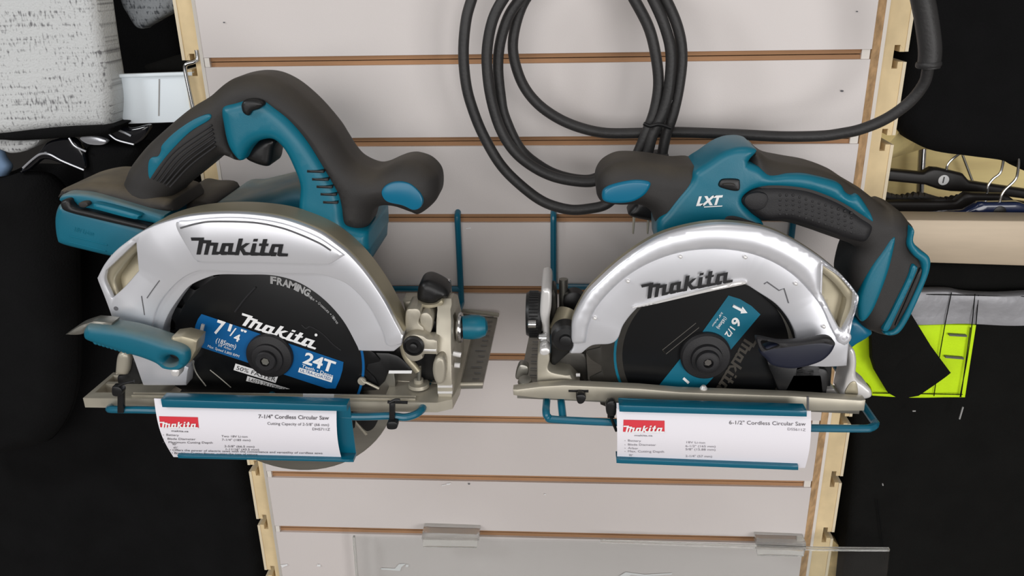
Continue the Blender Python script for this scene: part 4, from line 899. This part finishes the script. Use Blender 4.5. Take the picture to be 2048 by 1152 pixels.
# work trousers with hi-vis pocket
W = thing('work_trousers', 'black work trousers with yellow and grey reflective band hanging at right', 'trousers', Q(1900, 1150, .03))
def tf(a, b): return .006*math.sin(a*16+1.2*math.sin(b*4))+.004*math.sin(b*9+a*11)
prism('cloth', [(1660,515,'c'),(2200,526,'c'),(2200,1320,'c'),(1660,1320,'c'),(1690,1000),(1700,800)], .03, .09, FAB3, W, r=.012, step=.012, disp=tf)
prism('hi_vis_band', [(1700,690,'c'),(1740,650,'c'),(1952,650,'c'),(1931,796,'c'),(1745,792,'c'),(1738,770),(1706,752,'c')], .012, .024, HIV, W, r=.001, step=.01, disp=lambda a, b: .0015*math.sin(a*60+b*20))
prism('reflective_band', [(1800,582,'c'),(1900,584),(1960,590),(2200,588,'c'),(2200,652,'c'),(1800,648,'c')], .010, .024, REFL, W, r=.001, step=.008, disp=lambda a, b: .002*math.sin(a*70+b*40)+.001*math.sin(b*160))
mb = MB()
for P in ([(1903,585),(1890,650),(1878,720),(1868,792)], [(1950,588),(1944,650),(1934,720),(1920,794)], [(1941,655),(1922,794)], [(1957,590),(1952,650)], [(1745,786),(1925,789)], [(1820,588),(2048,593)], [(1755,1000),(1762,1060),(1770,1120)]): mb.add(pxline(P, .0095 if P[0][1] < 900 else .02, .0005, seg=5))
mb.build('seam_stitch', FAB2, W)
mb = MB()
for P in ([(1899,669),(1934,671),(1934,674),(1899,672)], [(1891,713),(1928,716),(1928,719),(1891,716)]): mb.add(prism_vf(P, .0085, .013, r=.0004, smooth=False))
mb.build('bar_tack', LINE, W)
prism('pocket_flap', [(1742,668,'c'),(1790,640,'c'),(1822,628,'c'),(1860,690),(1900,744,'c'),(1838,793,'c'),(1800,800),(1778,788),(1752,745),(1744,720)], -.002, .006, FAB3, W, r=.001, smooth=False, step=.006, disp=lambda a, b: .002*math.sin((a+b)*40))
prism('flap_fold', [(1742,668),(1790,640),(1822,628),(1856,688),(1800,722),(1784,744),(1750,738),(1744,715)], -.007, -.001, FAB3, W, r=.001, smooth=False, step=.006)
mb = MB().add(pxline([(1926,814),(1919,838)], .016, .0009, seg=6)); mb.add(pxline([(1825,822),(1831,822)], .016, .0008, seg=6)); mb.add(pxline([(1765,967),(1766,971)], .012, .0007, seg=6)); mb.build('white_thread', GRYP, W)
tag(prism('work_jacket', [(1690,760,'c'),(1735,800),(1745,1000),(1730,1300,'c'),(1600,1300,'c'),(1620,900,'c')], .10, .16, FAB2, r=.02, step=.014, disp=tf), 'black cloth hanging in the gap between slatwall and work trousers', 'garment')
tag(prism('particle_board', [(1600,1060,'c'),(1664,1078,'c'),(1686,1098,'c'),(1680,1130,'c'),(1690,1220,'c'),(1600,1240,'c')], .05, .066, OSB, smooth=False, r=.0008), 'pale particle board end at the lower right corner of the slatwall', 'board')

# ================================================================== clear acrylic tray hooked on the bottom slats
T = thing('acrylic_shelf', 'clear acrylic panel clipped to the slatwall at the bottom of the photo', 'acrylic panel', Q(1240, 1200, -.03))
prism('panel', [(706,1075),(1200,1085),(1640,1100),(1780,1100),(1768,1220),(716,1200)], -.020, -.0165, ACR, T, smooth=False, r=.0006)
prism('panel_edge', [(1200,1083),(1640,1098),(1780,1099),(1779,1103),(1640,1102),(1200,1086)], -.0205, -.0160, CLP, T, smooth=False, r=.0004)
prism('panel_side_edge', [(705,1075),(709,1075),(719,1200),(715,1200)], -.0205, -.0160, CLP, T, smooth=False, r=.0004)
for P1, P2 in (([(845,1064),(958,1068),(958,1081),(843,1079)], [(845,1079),(956,1081),(954,1096),(846,1094)]), ([(1514,1082),(1612,1086),(1612,1100),(1514,1098)], [(1513,1098),(1610,1101),(1607,1113),(1515,1111)])):
    o = prism('clip', P1, -.016, .004, CLP, T, smooth=False, r=.0008)
    prism('clip_lip', P2, -.026, -.0208, CLP, o, smooth=False, r=.0012)

# ================================================================== room behind, light
tag(box('wall_back', -3, 3, .70, .72, -1.6, 1.6, mat('dark_back_wall', (40, 38, 36), .9)), kind='structure')
tag(box('floor', -3, 3, -3.2, .72, -1.52, -1.5, mat('shop_floor', (150, 143, 136), .35, noise=.08, nscale=3), r=.0005), kind='structure')
w = bpy.data.worlds.new('world'); S.world = w; w.use_nodes = True
nt = w.node_tree; bg = nt.nodes['Background']
tc = nt.nodes.new('ShaderNodeTexCoord'); sx = nt.nodes.new('ShaderNodeSeparateXYZ'); nt.links.new(tc.outputs['Generated'], sx.inputs[0])
mr = nt.nodes.new('ShaderNodeMapRange'); mr.inputs['From Min'].default_value = -1; mr.inputs['From Max'].default_value = 1
nt.links.new(sx.outputs['Z'], mr.inputs['Value'])
rp = nt.nodes.new('ShaderNodeValToRGB'); e = rp.color_ramp.elements
e[0].position = .25; e[0].color = (.52, .47, .44, 1); e[1].position = .85; e[1].color = (.95, .92, .90, 1)
m_ = e.new(.5); m_.color = (.56, .53, .51, 1)
nt.links.new(mr.outputs[0], rp.inputs['Fac']); nt.links.new(rp.outputs['Color'], bg.inputs['Color']); bg.inputs['Strength'].default_value = .28
def lamp(name, loc, tgt, sx_, sy_, energy, col):
    l = bpy.data.lights.new(name, 'AREA'); l.shape = 'RECTANGLE'; l.size = sx_; l.size_y = sy_; l.energy = energy; l.color = col
    o = bpy.data.objects.new(name, l); COL.objects.link(o); o.location = loc
    o.rotation_euler = (Vector(tgt)-Vector(loc)).to_track_quat('-Z', 'Y').to_euler()
lamp('window_and_fill_light', (-1.75, -1.30, 1.15), (-.15, 0, -.2), .38, .5, 13, (.95, .98, 1))  # window daylight from the upper left
lamp('window_and_fill_light', (1.0, -1.60, -.22), (.2, 0, -.2), .6, .7, 10, (1, .985, .98))  # added lamp, no known window; placed for a highlight on the right guard
lamp('window_and_fill_light', (-.4, -2.7, .30), (0, 0, -.4), 2.4, 1.3, 33, (1, .98, .97))  # added broad frontal fill to even out the wall, no known window
lamp('ceiling_light', (.35, -1.1, 1.9), (.05, 0, -.3), .5, 1.0, 4, (1, .97, .93))

S.view_settings.view_transform = 'Standard'; S.view_settings.look = 'None'
S.view_settings.gamma = 1; S.view_settings.use_curve_mapping = False; S.view_settings.exposure = 0.0
